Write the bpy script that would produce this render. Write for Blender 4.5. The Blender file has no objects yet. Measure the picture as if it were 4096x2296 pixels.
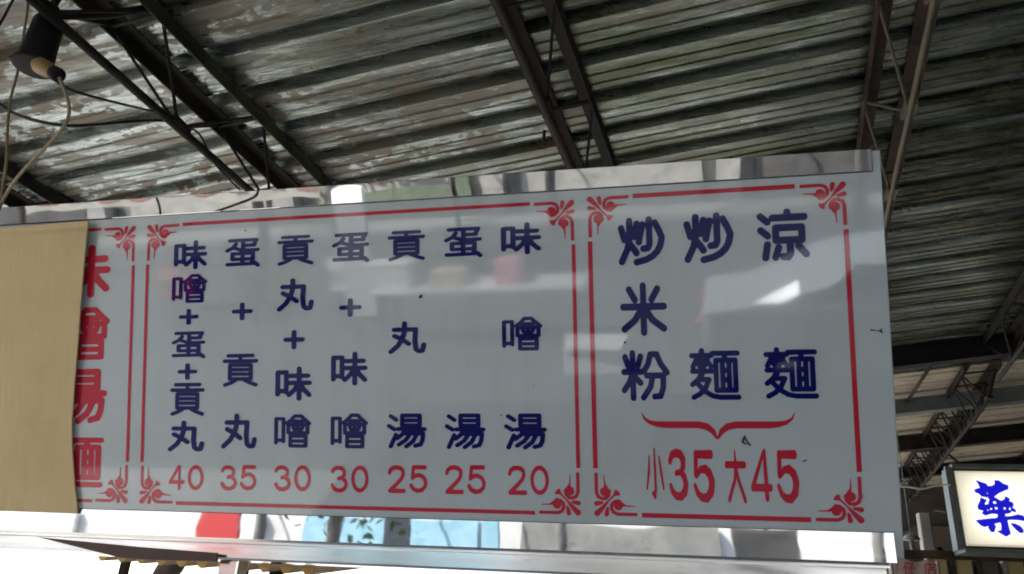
import bpy, math, random
import numpy as np
from mathutils import Vector, Matrix, noise as mnoise

random.seed(7)
SC = bpy.context.scene
COL = SC.collection

# ------------------------------------------------------------------ camera
R = np.array([[0.97499391, -0.03523007, -0.21942133],
              [0.21459793, 0.40581547, 0.88840392],
              [0.05774604, -0.91327578, 0.40322791]])       # columns: camera right, down, forward in the world
C = np.array([0.0, 0.0, 1.6])                               # the phone, at eye height
FPX, PW, PH = 3220.0, 4096.0, 2296.0
cam = bpy.data.cameras.new('camera')
cam.sensor_width = 36.0
cam.lens = 36.0 * FPX / PW
cam.clip_start = 0.05
cam.clip_end = 2000
camo = bpy.data.objects.new('camera', cam)
COL.objects.link(camo)
M = Matrix.Identity(4)
for i in range(3):
    M[i][0] = R[i, 0]
    M[i][1] = -R[i, 1]
    M[i][2] = -R[i, 2]
    M[i][3] = C[i]
camo.matrix_world = M
SC.camera = camo

# ------------------------------------------------------------------ light
SUN_EL, SUN_AZ = 54.0, 305.0        # azimuth clockwise from +Y: the sun stands to the left, a little ahead of the viewer
world = bpy.data.worlds.new('World')
SC.world = world
world.use_nodes = True
wn = world.node_tree
wn.nodes.clear()
sky = wn.nodes.new('ShaderNodeTexSky')
sky.sky_type = 'NISHITA'
sky.sun_disc = False
sky.sun_elevation = math.radians(SUN_EL)
sky.sun_rotation = math.radians(SUN_AZ)
sky.dust_density = 1.5
bgn = wn.nodes.new('ShaderNodeBackground')
bgn.inputs[1].default_value = 0.13
wo = wn.nodes.new('ShaderNodeOutputWorld')
wn.links.new(sky.outputs[0], bgn.inputs[0])
wn.links.new(bgn.outputs[0], wo.inputs[0])
sl = bpy.data.lights.new('sun', 'SUN')
sl.energy = 4.0
sl.angle = math.radians(0.6)
sl.color = (1.0, 0.965, 0.92)
so = bpy.data.objects.new('sun', sl)
COL.objects.link(so)
az, el = math.radians(SUN_AZ), math.radians(SUN_EL)
to_sun = Vector((math.sin(az) * math.cos(el), math.cos(az) * math.cos(el), math.sin(el)))
so.rotation_euler = to_sun.to_track_quat('Z', 'Y').to_euler()
so.location = (0, 0, 30)

SC.view_settings.view_transform = 'Standard'
SC.view_settings.look = 'None'
SC.view_settings.gamma = 1.0
SC.view_settings.exposure = 1.8
SC.render.engine = 'CYCLES'
SC.cycles.max_bounces = 6
SC.cycles.diffuse_bounces = 4
SC.cycles.glossy_bounces = 4
SC.cycles.sample_clamp_indirect = 6.0
SC.cycles.use_denoising = True
SC.cycles.adaptive_threshold = 0.025
SC.cycles.filter_width = 1.9

# ------------------------------------------------------------------ geometry helpers
def ray(px, py):
    d = R @ np.array([px - PW / 2, py - PH / 2, FPX])
    return d / np.linalg.norm(d)

def hit(px, py, P, n):
    d = ray(px, py)
    n = np.array(n, float)
    return C + d * (np.dot(np.array(P, float) - C, n) / np.dot(d, n))

def aty(px, py, y):
    return hit(px, py, (0, y, 0), (0, 1, 0))

TILT = math.radians(18.8)
SU = np.array([0, -math.sin(TILT), math.cos(TILT)])          # up along the tilted signboard
SN = np.array([0, -math.cos(TILT), -math.sin(TILT)])         # the way its face looks
P0 = np.array([-0.50945271, 2.10992428, 2.36070853])

def sg(px, py):
    q = hit(px, py, P0, SN) - P0
    return q[0], float(np.dot(q, SU))

RD = np.array([0.99275003, -0.06844032, 0.09880942])         # along the roof ribs
TD = np.array([0.08741402, 0.99617207, 0.0])                 # along the trusses
TD /= np.linalg.norm(TD)
RN = np.cross(RD, TD)
RN /= np.linalg.norm(RN)
VD = np.cross(RN, RD)
PR = np.array([0, 2.2, 3.6])

def roof(px, py, drop=0.0):
    return hit(px, py, PR - RN * drop, RN)

def roof_z(x, y, drop=0.0):
    q = PR - RN * drop
    return q[2] - (RN[0] * (x - q[0]) + RN[1] * (y - q[1])) / RN[2]

def prop(o, label=None, cat=None, group=None, kind=None):
    if label: o['label'] = label
    if cat: o['category'] = cat
    if group: o['group'] = group
    if kind: o['kind'] = kind
    return o

def mesh(name, verts, faces, smooth=False):
    me = bpy.data.meshes.new(name)
    me.from_pydata([tuple(map(float, v)) for v in verts], [], faces)
    if smooth:
        me.polygons.foreach_set('use_smooth', [True] * len(me.polygons))
    me.update()
    return me

def obj(name, me, mat=None, parent=None, loc=None):
    if isinstance(me, B):
        me = mesh(name, me.v, me.f, me.smooth)
    o = bpy.data.objects.new(name, me)
    COL.objects.link(o)
    if mat is not None and len(me.materials) == 0:
        me.materials.append(mat)
    if parent is not None:
        o.parent = parent
    if loc is not None:
        o.location = loc
    return o

def empty(name, loc=(0, 0, 0), rot=(0, 0, 0)):
    o = bpy.data.objects.new(name, None)
    COL.objects.link(o)
    o.location = loc
    o.rotation_euler = rot
    o.empty_display_size = 0.1
    return o

class B:
    """collects the shapes of ONE mesh"""
    def __init__(self, smooth=False):
        self.v, self.f, self.smooth = [], [], smooth

    def add(self, verts, faces):
        k = len(self.v)
        self.v += [tuple(map(float, p)) for p in verts]
        self.f += [tuple(i + k for i in f) for f in faces]
        return self

    def box(self, x0, x1, y0, y1, z0, z1):
        return self.add([(x, y, z) for z in (z0, z1) for y in (y0, y1) for x in (x0, x1)],
                        [(0, 2, 3, 1), (4, 5, 7, 6), (0, 1, 5, 4), (2, 6, 7, 3), (0, 4, 6, 2), (1, 3, 7, 5)])

    def bbox(self, x0, x1, y0, y1, z0, z1, b):
        """box with chamfered vertical-plane outline (x-z), bevel b on the front face"""
        ring = lambda i, y: [(x0 + i, y, z0 + i), (x1 - i, y, z0 + i), (x1 - i, y, z1 - i), (x0 + i, y, z1 - i)]
        rs = [ring(b, y0), ring(0, y0 + b), ring(0, y1 - b), ring(b, y1)]
        vs = [p for r in rs for p in r]
        fs = [(3, 2, 1, 0)[::-1], (12, 13, 14, 15)[::-1]]
        for k in range(3):
            for i in range(4):
                j = (i + 1) % 4
                fs.append((4 * k + i, 4 * k + 4 + i, 4 * k + 4 + j, 4 * k + j))
        return self.add(vs, fs)

    def bar(self, p, q, w, h=None, up=(0, 0, 1)):
        p, q = np.array(p, float), np.array(q, float)
        h = w if h is None else h
        d = (q - p) / np.linalg.norm(q - p)
        s = np.cross(d, np.array(up, float))
        if np.linalg.norm(s) < 1e-4:
            s = np.cross(d, (1, 0, 0))
        s /= np.linalg.norm(s)
        t = np.cross(s, d)
        vs = [c + s * a * w / 2 + t * b * h / 2 for c in (p, q) for a, b in ((-1, -1), (1, -1), (1, 1), (-1, 1))]
        return self.add(vs, [(0, 1, 2, 3), (7, 6, 5, 4), (0, 4, 5, 1), (1, 5, 6, 2), (2, 6, 7, 3), (3, 7, 4, 0)])

    def angle(self, p, q, a, t, up=(0, 0, 1), flip=1):
        """an L-section steel angle"""
        p, q = np.array(p, float), np.array(q, float)
        d = (q - p) / np.linalg.norm(q - p)
        s = np.cross(d, np.array(up, float)); s /= np.linalg.norm(s)
        u = np.cross(s, d)
        s = s * flip
        prof = [(0, 0), (a, 0), (a, -t), (t, -t), (t, -a), (0, -a)]
        vs = [c + s * x + u * y for c in (p, q) for x, y in prof]
        n = 6
        return self.add(vs, [tuple(range(n)), tuple(range(2 * n - 1, n - 1, -1))] + [(i, n + i, n + (i + 1) % n, (i + 1) % n) for i in range(n)])

    def tube(self, pts, r, n=8, cap=True):
        pts = [np.array(p, float) for p in pts]
        rr = r if hasattr(r, '__len__') else [r] * len(pts)
        rings, prev = [], None
        for i, p in enumerate(pts):
            d = pts[min(i + 1, len(pts) - 1)] - pts[max(i - 1, 0)]
            d /= np.linalg.norm(d)
            if prev is None:
                a = np.cross(d, (0.13, 0.2, 1.0))
                if np.linalg.norm(a) < 0.1:
                    a = np.cross(d, (1, 0, 0))
            else:
                a = prev - d * np.dot(prev, d)
            a /= np.linalg.norm(a)
            prev = a
            b = np.cross(d, a)
            rings.append([p + (a * math.cos(2 * math.pi * k / n) + b * math.sin(2 * math.pi * k / n)) * rr[i] for k in range(n)])
        vs = [v for rg in rings for v in rg]
        fs = []
        for i in range(len(pts) - 1):
            for k in range(n):
                fs.append((i * n + k, i * n + (k + 1) % n, (i + 1) * n + (k + 1) % n, (i + 1) * n + k))
        if cap:
            fs.append(tuple(range(n - 1, -1, -1)))
            fs.append(tuple((len(pts) - 1) * n + k for k in range(n)))
        return self.add(vs, fs)

    def lathe(self, prof, n=20, axis=None, origin=(0, 0, 0)):
        """prof: (radius, height) pairs about z, or about the unit vector axis"""
        o = np.array(origin, float)
        z = np.array(axis if axis is not None else (0, 0, 1), float); z /= np.linalg.norm(z)
        x = np.cross(z, (0.3, 1, 0.1)); x /= np.linalg.norm(x)
        y = np.cross(z, x)
        vs = [o + z * h + (x * math.cos(2 * math.pi * k / n) + y * math.sin(2 * math.pi * k / n)) * r for r, h in prof for k in range(n)]
        fs = [(i * n + k, i * n + (k + 1) % n, (i + 1) * n + (k + 1) % n, (i + 1) * n + k) for i in range(len(prof) - 1) for k in range(n)]
        fs.append(tuple(range(n - 1, -1, -1)))
        fs.append(tuple((len(prof) - 1) * n + k for k in range(n)))
        return self.add(vs, fs)

    def prism(self, poly, y0, y1):
        """x-z outline given a depth along y"""
        n = len(poly)
        vs = [(x, y0, z) for x, z in poly] + [(x, y1, z) for x, z in poly]
        return self.add(vs, [tuple(range(n)), tuple(range(2 * n - 1, n - 1, -1))] + [(i, n + i, n + (i + 1) % n, (i + 1) % n) for i in range(n)])

def spline(pts, k=6):
    pts = [np.array(p, float) for p in pts]
    out = []
    for i in range(len(pts) - 1):
        a, b, c, d = pts[max(i - 1, 0)], pts[i], pts[i + 1], pts[min(i + 2, len(pts) - 1)]
        for s in range(k):
            t = s / k
            out.append(0.5 * (2 * b + (c - a) * t + (2 * a - 5 * b + 4 * c - d) * t * t + (3 * b - a - 3 * c + d) * t ** 3))
    out.append(pts[-1])
    return out

# ------------------------------------------------------------------ materials
def mat(name, color=(0.5, 0.5, 0.5), rough=0.5, metal=0.0, emit=None, es=0.0, spec=0.5):
    m = bpy.data.materials.new(name)
    m.use_nodes = True
    p = m.node_tree.nodes['Principled BSDF']
    p.inputs['Base Color'].default_value = (*color, 1)
    p.inputs['Roughness'].default_value = rough
    p.inputs['Metallic'].default_value = metal
    p.inputs['Specular IOR Level'].default_value = spec
    if emit:
        p.inputs['Emission Color'].default_value = (*emit, 1)
        p.inputs['Emission Strength'].default_value = es
    return m

class N:
    """short-hand for building a node tree"""
    def __init__(self, m):
        self.t = m.node_tree
        self.p = self.t.nodes['Principled BSDF']

    def n(self, kind, **kw):
        x = self.t.nodes.new(kind)
        for k, v in kw.items():
            setattr(x, k, v)
        return x

    def l(self, a, b):
        self.t.links.new(a, b)

    def coords(self, scale=(1, 1, 1), rot=(0, 0, 0), kind='Object'):
        tc = self.n('ShaderNodeTexCoord')
        mp = self.n('ShaderNodeMapping')
        mp.inputs['Scale'].default_value = scale
        mp.inputs['Rotation'].default_value = rot
        self.l(tc.outputs[kind], mp.inputs[0])
        return mp.outputs[0]

    def noise(self, vec, scale, detail=4, rough=0.55, dist=0.0):
        x = self.n('ShaderNodeTexNoise')
        x.inputs['Scale'].default_value = scale
        x.inputs['Detail'].default_value = detail
        x.inputs['Roughness'].default_value = rough
        x.inputs['Distortion'].default_value = dist
        self.l(vec, x.inputs['Vector'])
        return x.outputs[0]

    def ramp(self, fac, stops):
        r = self.n('ShaderNodeValToRGB')
        cr = r.color_ramp
        while len(cr.elements) < len(stops):
            cr.elements.new(0.5)
        for e, (p, c) in zip(cr.elements, stops):
            e.position = p
            e.color = (*c, 1) if hasattr(c, '__len__') else (c, c, c, 1)
        self.l(fac, r.inputs[0])
        return r.outputs[0]

    def mix(self, fac, a, b, mode='MIX'):
        x = self.n('ShaderNodeMix', data_type='RGBA', blend_type=mode)
        if hasattr(fac, 'links'):
            self.l(fac, x.inputs[0])
        else:
            x.inputs[0].default_value = fac
        for s, v in ((6, a), (7, b)):
            if hasattr(v, 'links'):
                self.l(v, x.inputs[s])
            else:
                x.inputs[s].default_value = (*v, 1)
        return x.outputs[2]

    def math(self, op, a, b=None):
        x = self.n('ShaderNodeMath', operation=op)
        for s, v in ((0, a), (1, b)):
            if v is None:
                continue
            if hasattr(v, 'links'):
                self.l(v, x.inputs[s])
            else:
                x.inputs[s].default_value = v
        return x.outputs[0]

    def bump(self, h, strength=0.3, dist=0.005):
        b = self.n('ShaderNodeBump')
        b.inputs['Strength'].default_value = strength
        b.inputs['Distance'].default_value = dist
        self.l(h, b.inputs['Height'])
        self.l(b.outputs[0], self.p.inputs['Normal'])

    def set(self, key, out):
        self.l(out, self.p.inputs[key])

def noisy(name, c1, c2, scale=6.0, rough=0.6, metal=0.0, stretch=(1, 1, 1), bump=0.0, lo=0.35, hi=0.65, c3=None, spec=0.5):
    m = mat(name, c1, rough, metal, spec=spec)
    k = N(m)
    v = k.coords(stretch)
    f = k.noise(v, scale, 6)
    col = k.ramp(f, [(lo, c1), (hi, c2)])
    if c3:
        f2 = k.noise(v, scale * 0.37, 5, 0.6, 0.4)
        col = k.mix(k.ramp(f2, [(0.52, 0.0), (0.6, 1.0)]), col, c3)
    k.set('Base Color', col)
    k.set('Roughness', k.ramp(f, [(0.3, max(0.02, rough - 0.1)), (0.7, min(1, rough + 0.12))]))
    if bump:
        k.bump(k.noise(v, scale * 4, 4), bump)
    return m

def roof_material(name, base, dark, stain, metal=0.6, olive_shade=None):
    """galvanised sheet seen from below: streaks along the ribs, dirt runs, blotches of old rust-brown film"""
    m = mat(name, base, 0.4, metal)
    k = N(m)
    v = k.coords((1, 1, 1))
    vs = k.coords((0.35, 5.0, 5.0))
    streak = k.noise(vs, 5.0, 7, 0.62)
    fine = k.noise(k.coords((0.9, 26.0, 26.0)), 4.0, 5, 0.7)
    col = k.ramp(streak, [(0.3, dark), (0.6, base)])
    col = k.mix(k.ramp(fine, [(0.42, 0.0), (0.66, 0.55)]), col, dark)
    # blotches: drawn out a little along the rib, with hard edges and lighter spots inside
    vb = k.coords((2.6, 6.0, 6.0))
    b1 = k.noise(vb, 2.1, 5, 0.55, 0.3)
    b2 = k.noise(k.coords((8.0, 13.0, 13.0)), 3.2, 3, 0.5)
    msum = k.math('ADD', k.math('MULTIPLY', b1, 0.72), k.math('MULTIPLY', b2, 0.28))
    mask = k.ramp(msum, [(0.485, 0.0), (0.51, 1.0)])
    brk = k.noise(k.coords((1.0, 3.0, 3.0)), 0.9, 3)
    mask = k.math('MULTIPLY', mask, k.ramp(brk, [(0.38, 0.35), (0.55, 1.0)]))
    sx_ = k.n('ShaderNodeSeparateXYZ'); k.l(v, sx_.inputs[0])
    if olive_shade:
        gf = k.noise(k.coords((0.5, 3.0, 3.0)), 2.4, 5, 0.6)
        gx_ = k.ramp(k.math('ADD', k.math('MULTIPLY', sx_.outputs[0], 0.2), 0.6), [(0.22, 0.0), (0.5, 1.0)])  # dimmer light towards the right put into the colour, with an olive tint
        col = k.mix(k.math('MULTIPLY', gx_, k.ramp(gf, [(0.3, 0.3), (0.6, 0.97)])), col, olive_shade)
    mask = k.math('MULTIPLY', mask, k.ramp(k.math('ADD', k.math('MULTIPLY', sx_.outputs[0], 0.2), 0.6), [(0.25, 0.95), (0.75, 0.3)]))   # older, rustier sheets towards the street end
    col = k.mix(mask, col, stain)
    k.set('Base Color', col)
    k.set('Metallic', k.math('MULTIPLY', k.math('SUBTRACT', 1.0, k.math('MULTIPLY', mask, 0.75)), metal))
    k.set('Roughness', k.math('ADD', k.math('MULTIPLY', mask, 0.3), k.ramp(fine, [(0.35, 0.17), (0.7, 0.42)])))
    k.bump(k.math('ADD', streak, k.math('MULTIPLY', mask, 0.3)), 0.34, 0.005)
    return m

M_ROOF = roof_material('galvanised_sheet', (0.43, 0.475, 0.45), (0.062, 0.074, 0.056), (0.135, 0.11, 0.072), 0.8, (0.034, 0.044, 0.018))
M_ROOF2 = roof_material('tan_sheet', (0.52, 0.47, 0.38), (0.34, 0.29, 0.2), (0.3, 0.22, 0.13), 0.25)
M_STEEL = noisy('old_dark_steel', (0.007, 0.0065, 0.006), (0.03, 0.023, 0.016), 9, 0.75, 0.0, bump=0.4, spec=0.2)
M_MOSS = noisy('mossy_steel', (0.018, 0.018, 0.014), (0.06, 0.07, 0.032), 7, 0.75, 0.0, bump=0.4, spec=0.2)
M_RUST = noisy('rusty_steel', (0.011, 0.008, 0.007), (0.062, 0.037, 0.02), 10, 0.75, 0.0, bump=0.4, spec=0.2)
M_YBAR = noisy('yellow_brown_bar', (0.05, 0.042, 0.022), (0.12, 0.10, 0.05), 9, 0.65)
M_GREENSTEEL = noisy('grey_green_steel', (0.09, 0.105, 0.095), (0.15, 0.165, 0.15), 5, 0.5, 0.1)
M_BLACK = noisy('black_enamel', (0.006, 0.005, 0.006), (0.014, 0.012, 0.012), 14, 0.6, bump=0.2, spec=0.2)
M_AMBER = noisy('amber_plastic', (0.20, 0.13, 0.04), (0.30, 0.21, 0.08), 20, 0.45)
M_CABLEY = noisy('yellowed_cable', (0.17, 0.13, 0.06), (0.27, 0.22, 0.11), 12, 0.6)
M_CABLEB = mat('black_cable', (0.014, 0.013, 0.012), 0.5)
M_CABLEW = mat('white_cable', (0.6, 0.58, 0.5), 0.5)

def panel_material():
    m = mat('white_acrylic', (0.70, 0.715, 0.71), 0.035, spec=0.75)
    k = N(m)
    f = k.noise(k.coords((1.0, 1, 1)), 1.3, 4)
    pc_ = k.ramp(f, [(0.3, (0.465, 0.52, 0.53)), (0.7, (0.525, 0.575, 0.585))])
    film = k.ramp(k.noise(k.coords((3.0, 1, 0.8)), 2.6, 7, 0.68), [(0.5, 0.0), (0.72, 0.4)])
    k.set('Base Color', k.mix(film, pc_, (0.43, 0.43, 0.385)))
    k.set('Roughness', k.ramp(k.noise(k.coords(), 3.0, 5), [(0.3, 0.015), (0.75, 0.075)]))
    return m

M_PANEL = panel_material()
M_BLUE = mat('blue_ink', (0.007, 0.008, 0.11), 0.04, spec=0.42)
M_RED = mat('red_ink', (0.52, 0.022, 0.045), 0.04)

def stainless(name, rough, c=(0.66, 0.66, 0.64), wave=0.0):
    m = mat(name, c, rough, 1.0)
    k = N(m)
    k.set('Roughness', k.ramp(k.noise(k.coords((0.6, 8, 8)), 6, 5), [(0.3, rough * 0.6), (0.75, rough * 1.7)]))
    dirt = k.ramp(k.noise(k.coords((1, 2, 2)), 9, 6, 0.65), [(0.6, 0.0), (0.75, 0.55)])
    k.set('Base Color', k.mix(dirt, c, (0.30, 0.26, 0.2)))
    if wave:
        k.bump(k.noise(k.coords((1.0, 2, 2)), 2.2, 2), wave, 0.02)
    return m

M_TRIM = stainless('polished_stainless', 0.022, wave=0.05)
M_BEAM = stainless('brushed_stainless', 0.13, (0.72, 0.72, 0.70))

def cardboard_material():
    m = mat('cardboard', (0.5, 0.35, 0.15), 0.85)
    k = N(m)
    v = k.coords()
    f = k.noise(v, 3.0, 6)
    fib = k.noise(k.coords((60, 1, 2)), 3.0, 4)
    col = k.ramp(f, [(0.3, (0.55, 0.415, 0.215)), (0.7, (0.63, 0.49, 0.265))])
    col = k.mix(k.ramp(fib, [(0.35, 0.22), (0.65, 0.0)]), col, (0.38, 0.26, 0.11))
    st_ = k.ramp(k.noise(v, 5.5, 6, 0.65, 0.5), [(0.56, 0.0), (0.7, 0.3)])
    col = k.mix(st_, col, (0.40, 0.29, 0.14))
    k.set('Base Color', col)
    w = k.n('ShaderNodeTexWave', wave_type='BANDS', bands_direction='X')
    w.inputs['Scale'].default_value = 42.0
    w.inputs['Distortion'].default_value = 0.4
    k.l(v, w.inputs['Vector'])
    k.bump(w.outputs[1], 0.16, 0.002)
    return m

M_CARD = cardboard_material()

# ------------------------------------------------------------------ flat lettering: strokes -> outline mesh
def seg_d(X, Y, a, b, ra, rb):
    ax, ay = a; bx, by = b
    dx, dy = bx - ax, by - ay
    L = dx * dx + dy * dy
    t = np.clip(((X - ax) * dx + (Y - ay) * dy) / L, 0, 1) if L > 1e-9 else np.zeros_like(X)
    return np.hypot(X - ax - t * dx, Y - ay - t * dy) - (ra + (rb - ra) * t)

def poly_d(X, Y, pts):
    d = np.full(X.shape, 1e9)
    ins = np.zeros(X.shape, bool)
    n = len(pts)
    for i in range(n):
        (ax, ay), (bx, by) = pts[i], pts[(i + 1) % n]
        dx, dy = bx - ax, by - ay
        L = dx * dx + dy * dy + 1e-12
        t = np.clip(((X - ax) * dx + (Y - ay) * dy) / L, 0, 1)
        d = np.minimum(d, np.hypot(X - ax - t * dx, Y - ay - t * dy))
        c = (ay > Y) != (by > Y)
        with np.errstate(divide='ignore', invalid='ignore'):
            xi = ax + (Y - ay) / (dy if abs(dy) > 1e-12 else 1e-12) * dx
        ins ^= c & (X < xi)
    return np.where(ins, -d, d)

def flat_mesh(name, strokes=(), polys=(), w=9.0, holes=(), res=76, grow=0.0, bold=1.0):
    """strokes: polylines in a 100-unit box, y down; a stroke may carry per-point radii as (x, y, r). Result: x right, z up, 1 unit = the box's bounds"""
    prim = []
    for s in strokes:
        pts = [(p[0], p[1]) for p in s]
        rr = [(p[2] if len(p) > 2 else w * bold / 2) for p in s]
        prim.append((pts, rr))
    xs = [p[0] + e * r for pts, rr in prim for p, r in zip(pts, rr) for e in (-1, 1)] + [p[0] + e * grow for q in polys for p in q for e in (-1, 1)]
    ys = [p[1] + e * r for pts, rr in prim for p, r in zip(pts, rr) for e in (-1, 1)] + [p[1] + e * grow for q in polys for p in q for e in (-1, 1)]
    x0, x1, y0, y1 = min(xs), max(xs), min(ys), max(ys)
    h = max(x1 - x0, y1 - y0) / res
    nx, ny = int((x1 - x0) / h) + 4, int((y1 - y0) / h) + 4
    gx = x0 - 1.5 * h + np.arange(nx) * h
    gy = y0 - 1.5 * h + np.arange(ny) * h
    X, Y = np.meshgrid(gx, gy)
    D = np.full(X.shape, 1e9)
    for pts, rr in prim:
        if len(pts) == 1:
            D = np.minimum(D, np.hypot(X - pts[0][0], Y - pts[0][1]) - rr[0])
        for i in range(len(pts) - 1):
            D = np.minimum(D, seg_d(X, Y, pts[i], pts[i + 1], rr[i], rr[i + 1]))
    for q in polys:
        D = np.minimum(D, poly_d(X, Y, q) - grow)
    for q in holes:
        D = np.maximum(D, -poly_d(X, Y, q))
    verts, faces, idx = [], [], {}

    def vert(key, x, y):
        if key not in idx:
            idx[key] = len(verts)
            verts.append(((x - (x0 + x1) / 2) / (x1 - x0), 0.0, -(y - (y0 + y1) / 2) / (y1 - y0)))
        return idx[key]
    I = D < 0
    for j in range(ny - 1):
        i = 0
        while i < nx - 1:
            c = (I[j, i], I[j, i + 1], I[j + 1, i + 1], I[j + 1, i])
            if not any(c):
                i += 1
                continue
            if all(c):
                k = i
                while k + 1 < nx - 1 and I[j, k + 2] and I[j + 1, k + 2]:
                    k += 1
                faces.append((vert((j, i), gx[i], gy[j]), vert((j + 1, i), gx[i], gy[j + 1]),
                              vert((j + 1, k + 1), gx[k + 1], gy[j + 1]), vert((j, k + 1), gx[k + 1], gy[j])))
                i = k + 1
                continue
            cs = ((j, i), (j, i + 1), (j + 1, i + 1), (j + 1, i))
            poly = []
            for q in range(4):
                a, b = cs[q], cs[(q + 1) % 4]
                if c[q]:
                    poly.append(vert(a, gx[a[1]], gy[a[0]]))
                if c[q] != c[(q + 1) % 4]:
                    t = D[a] / (D[a] - D[b])
                    key = ('e',) + (a + b if a < b else b + a)
                    poly.append(vert(key, gx[a[1]] + t * (gx[b[1]] - gx[a[1]]), gy[a[0]] + t * (gy[b[0]] - gy[a[0]])))
            if len(poly) >= 3:
                faces.append(tuple(reversed(poly)))
            i += 1
    return mesh(name, verts, faces)

def arc(cx, cy, rx, ry, a0, a1, n=14):
    return [(cx + rx * math.cos(math.radians(a0 + (a1 - a0) * i / n)), cy + ry * math.sin(math.radians(a0 + (a1 - a0) * i / n))) for i in range(n + 1)]

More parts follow.
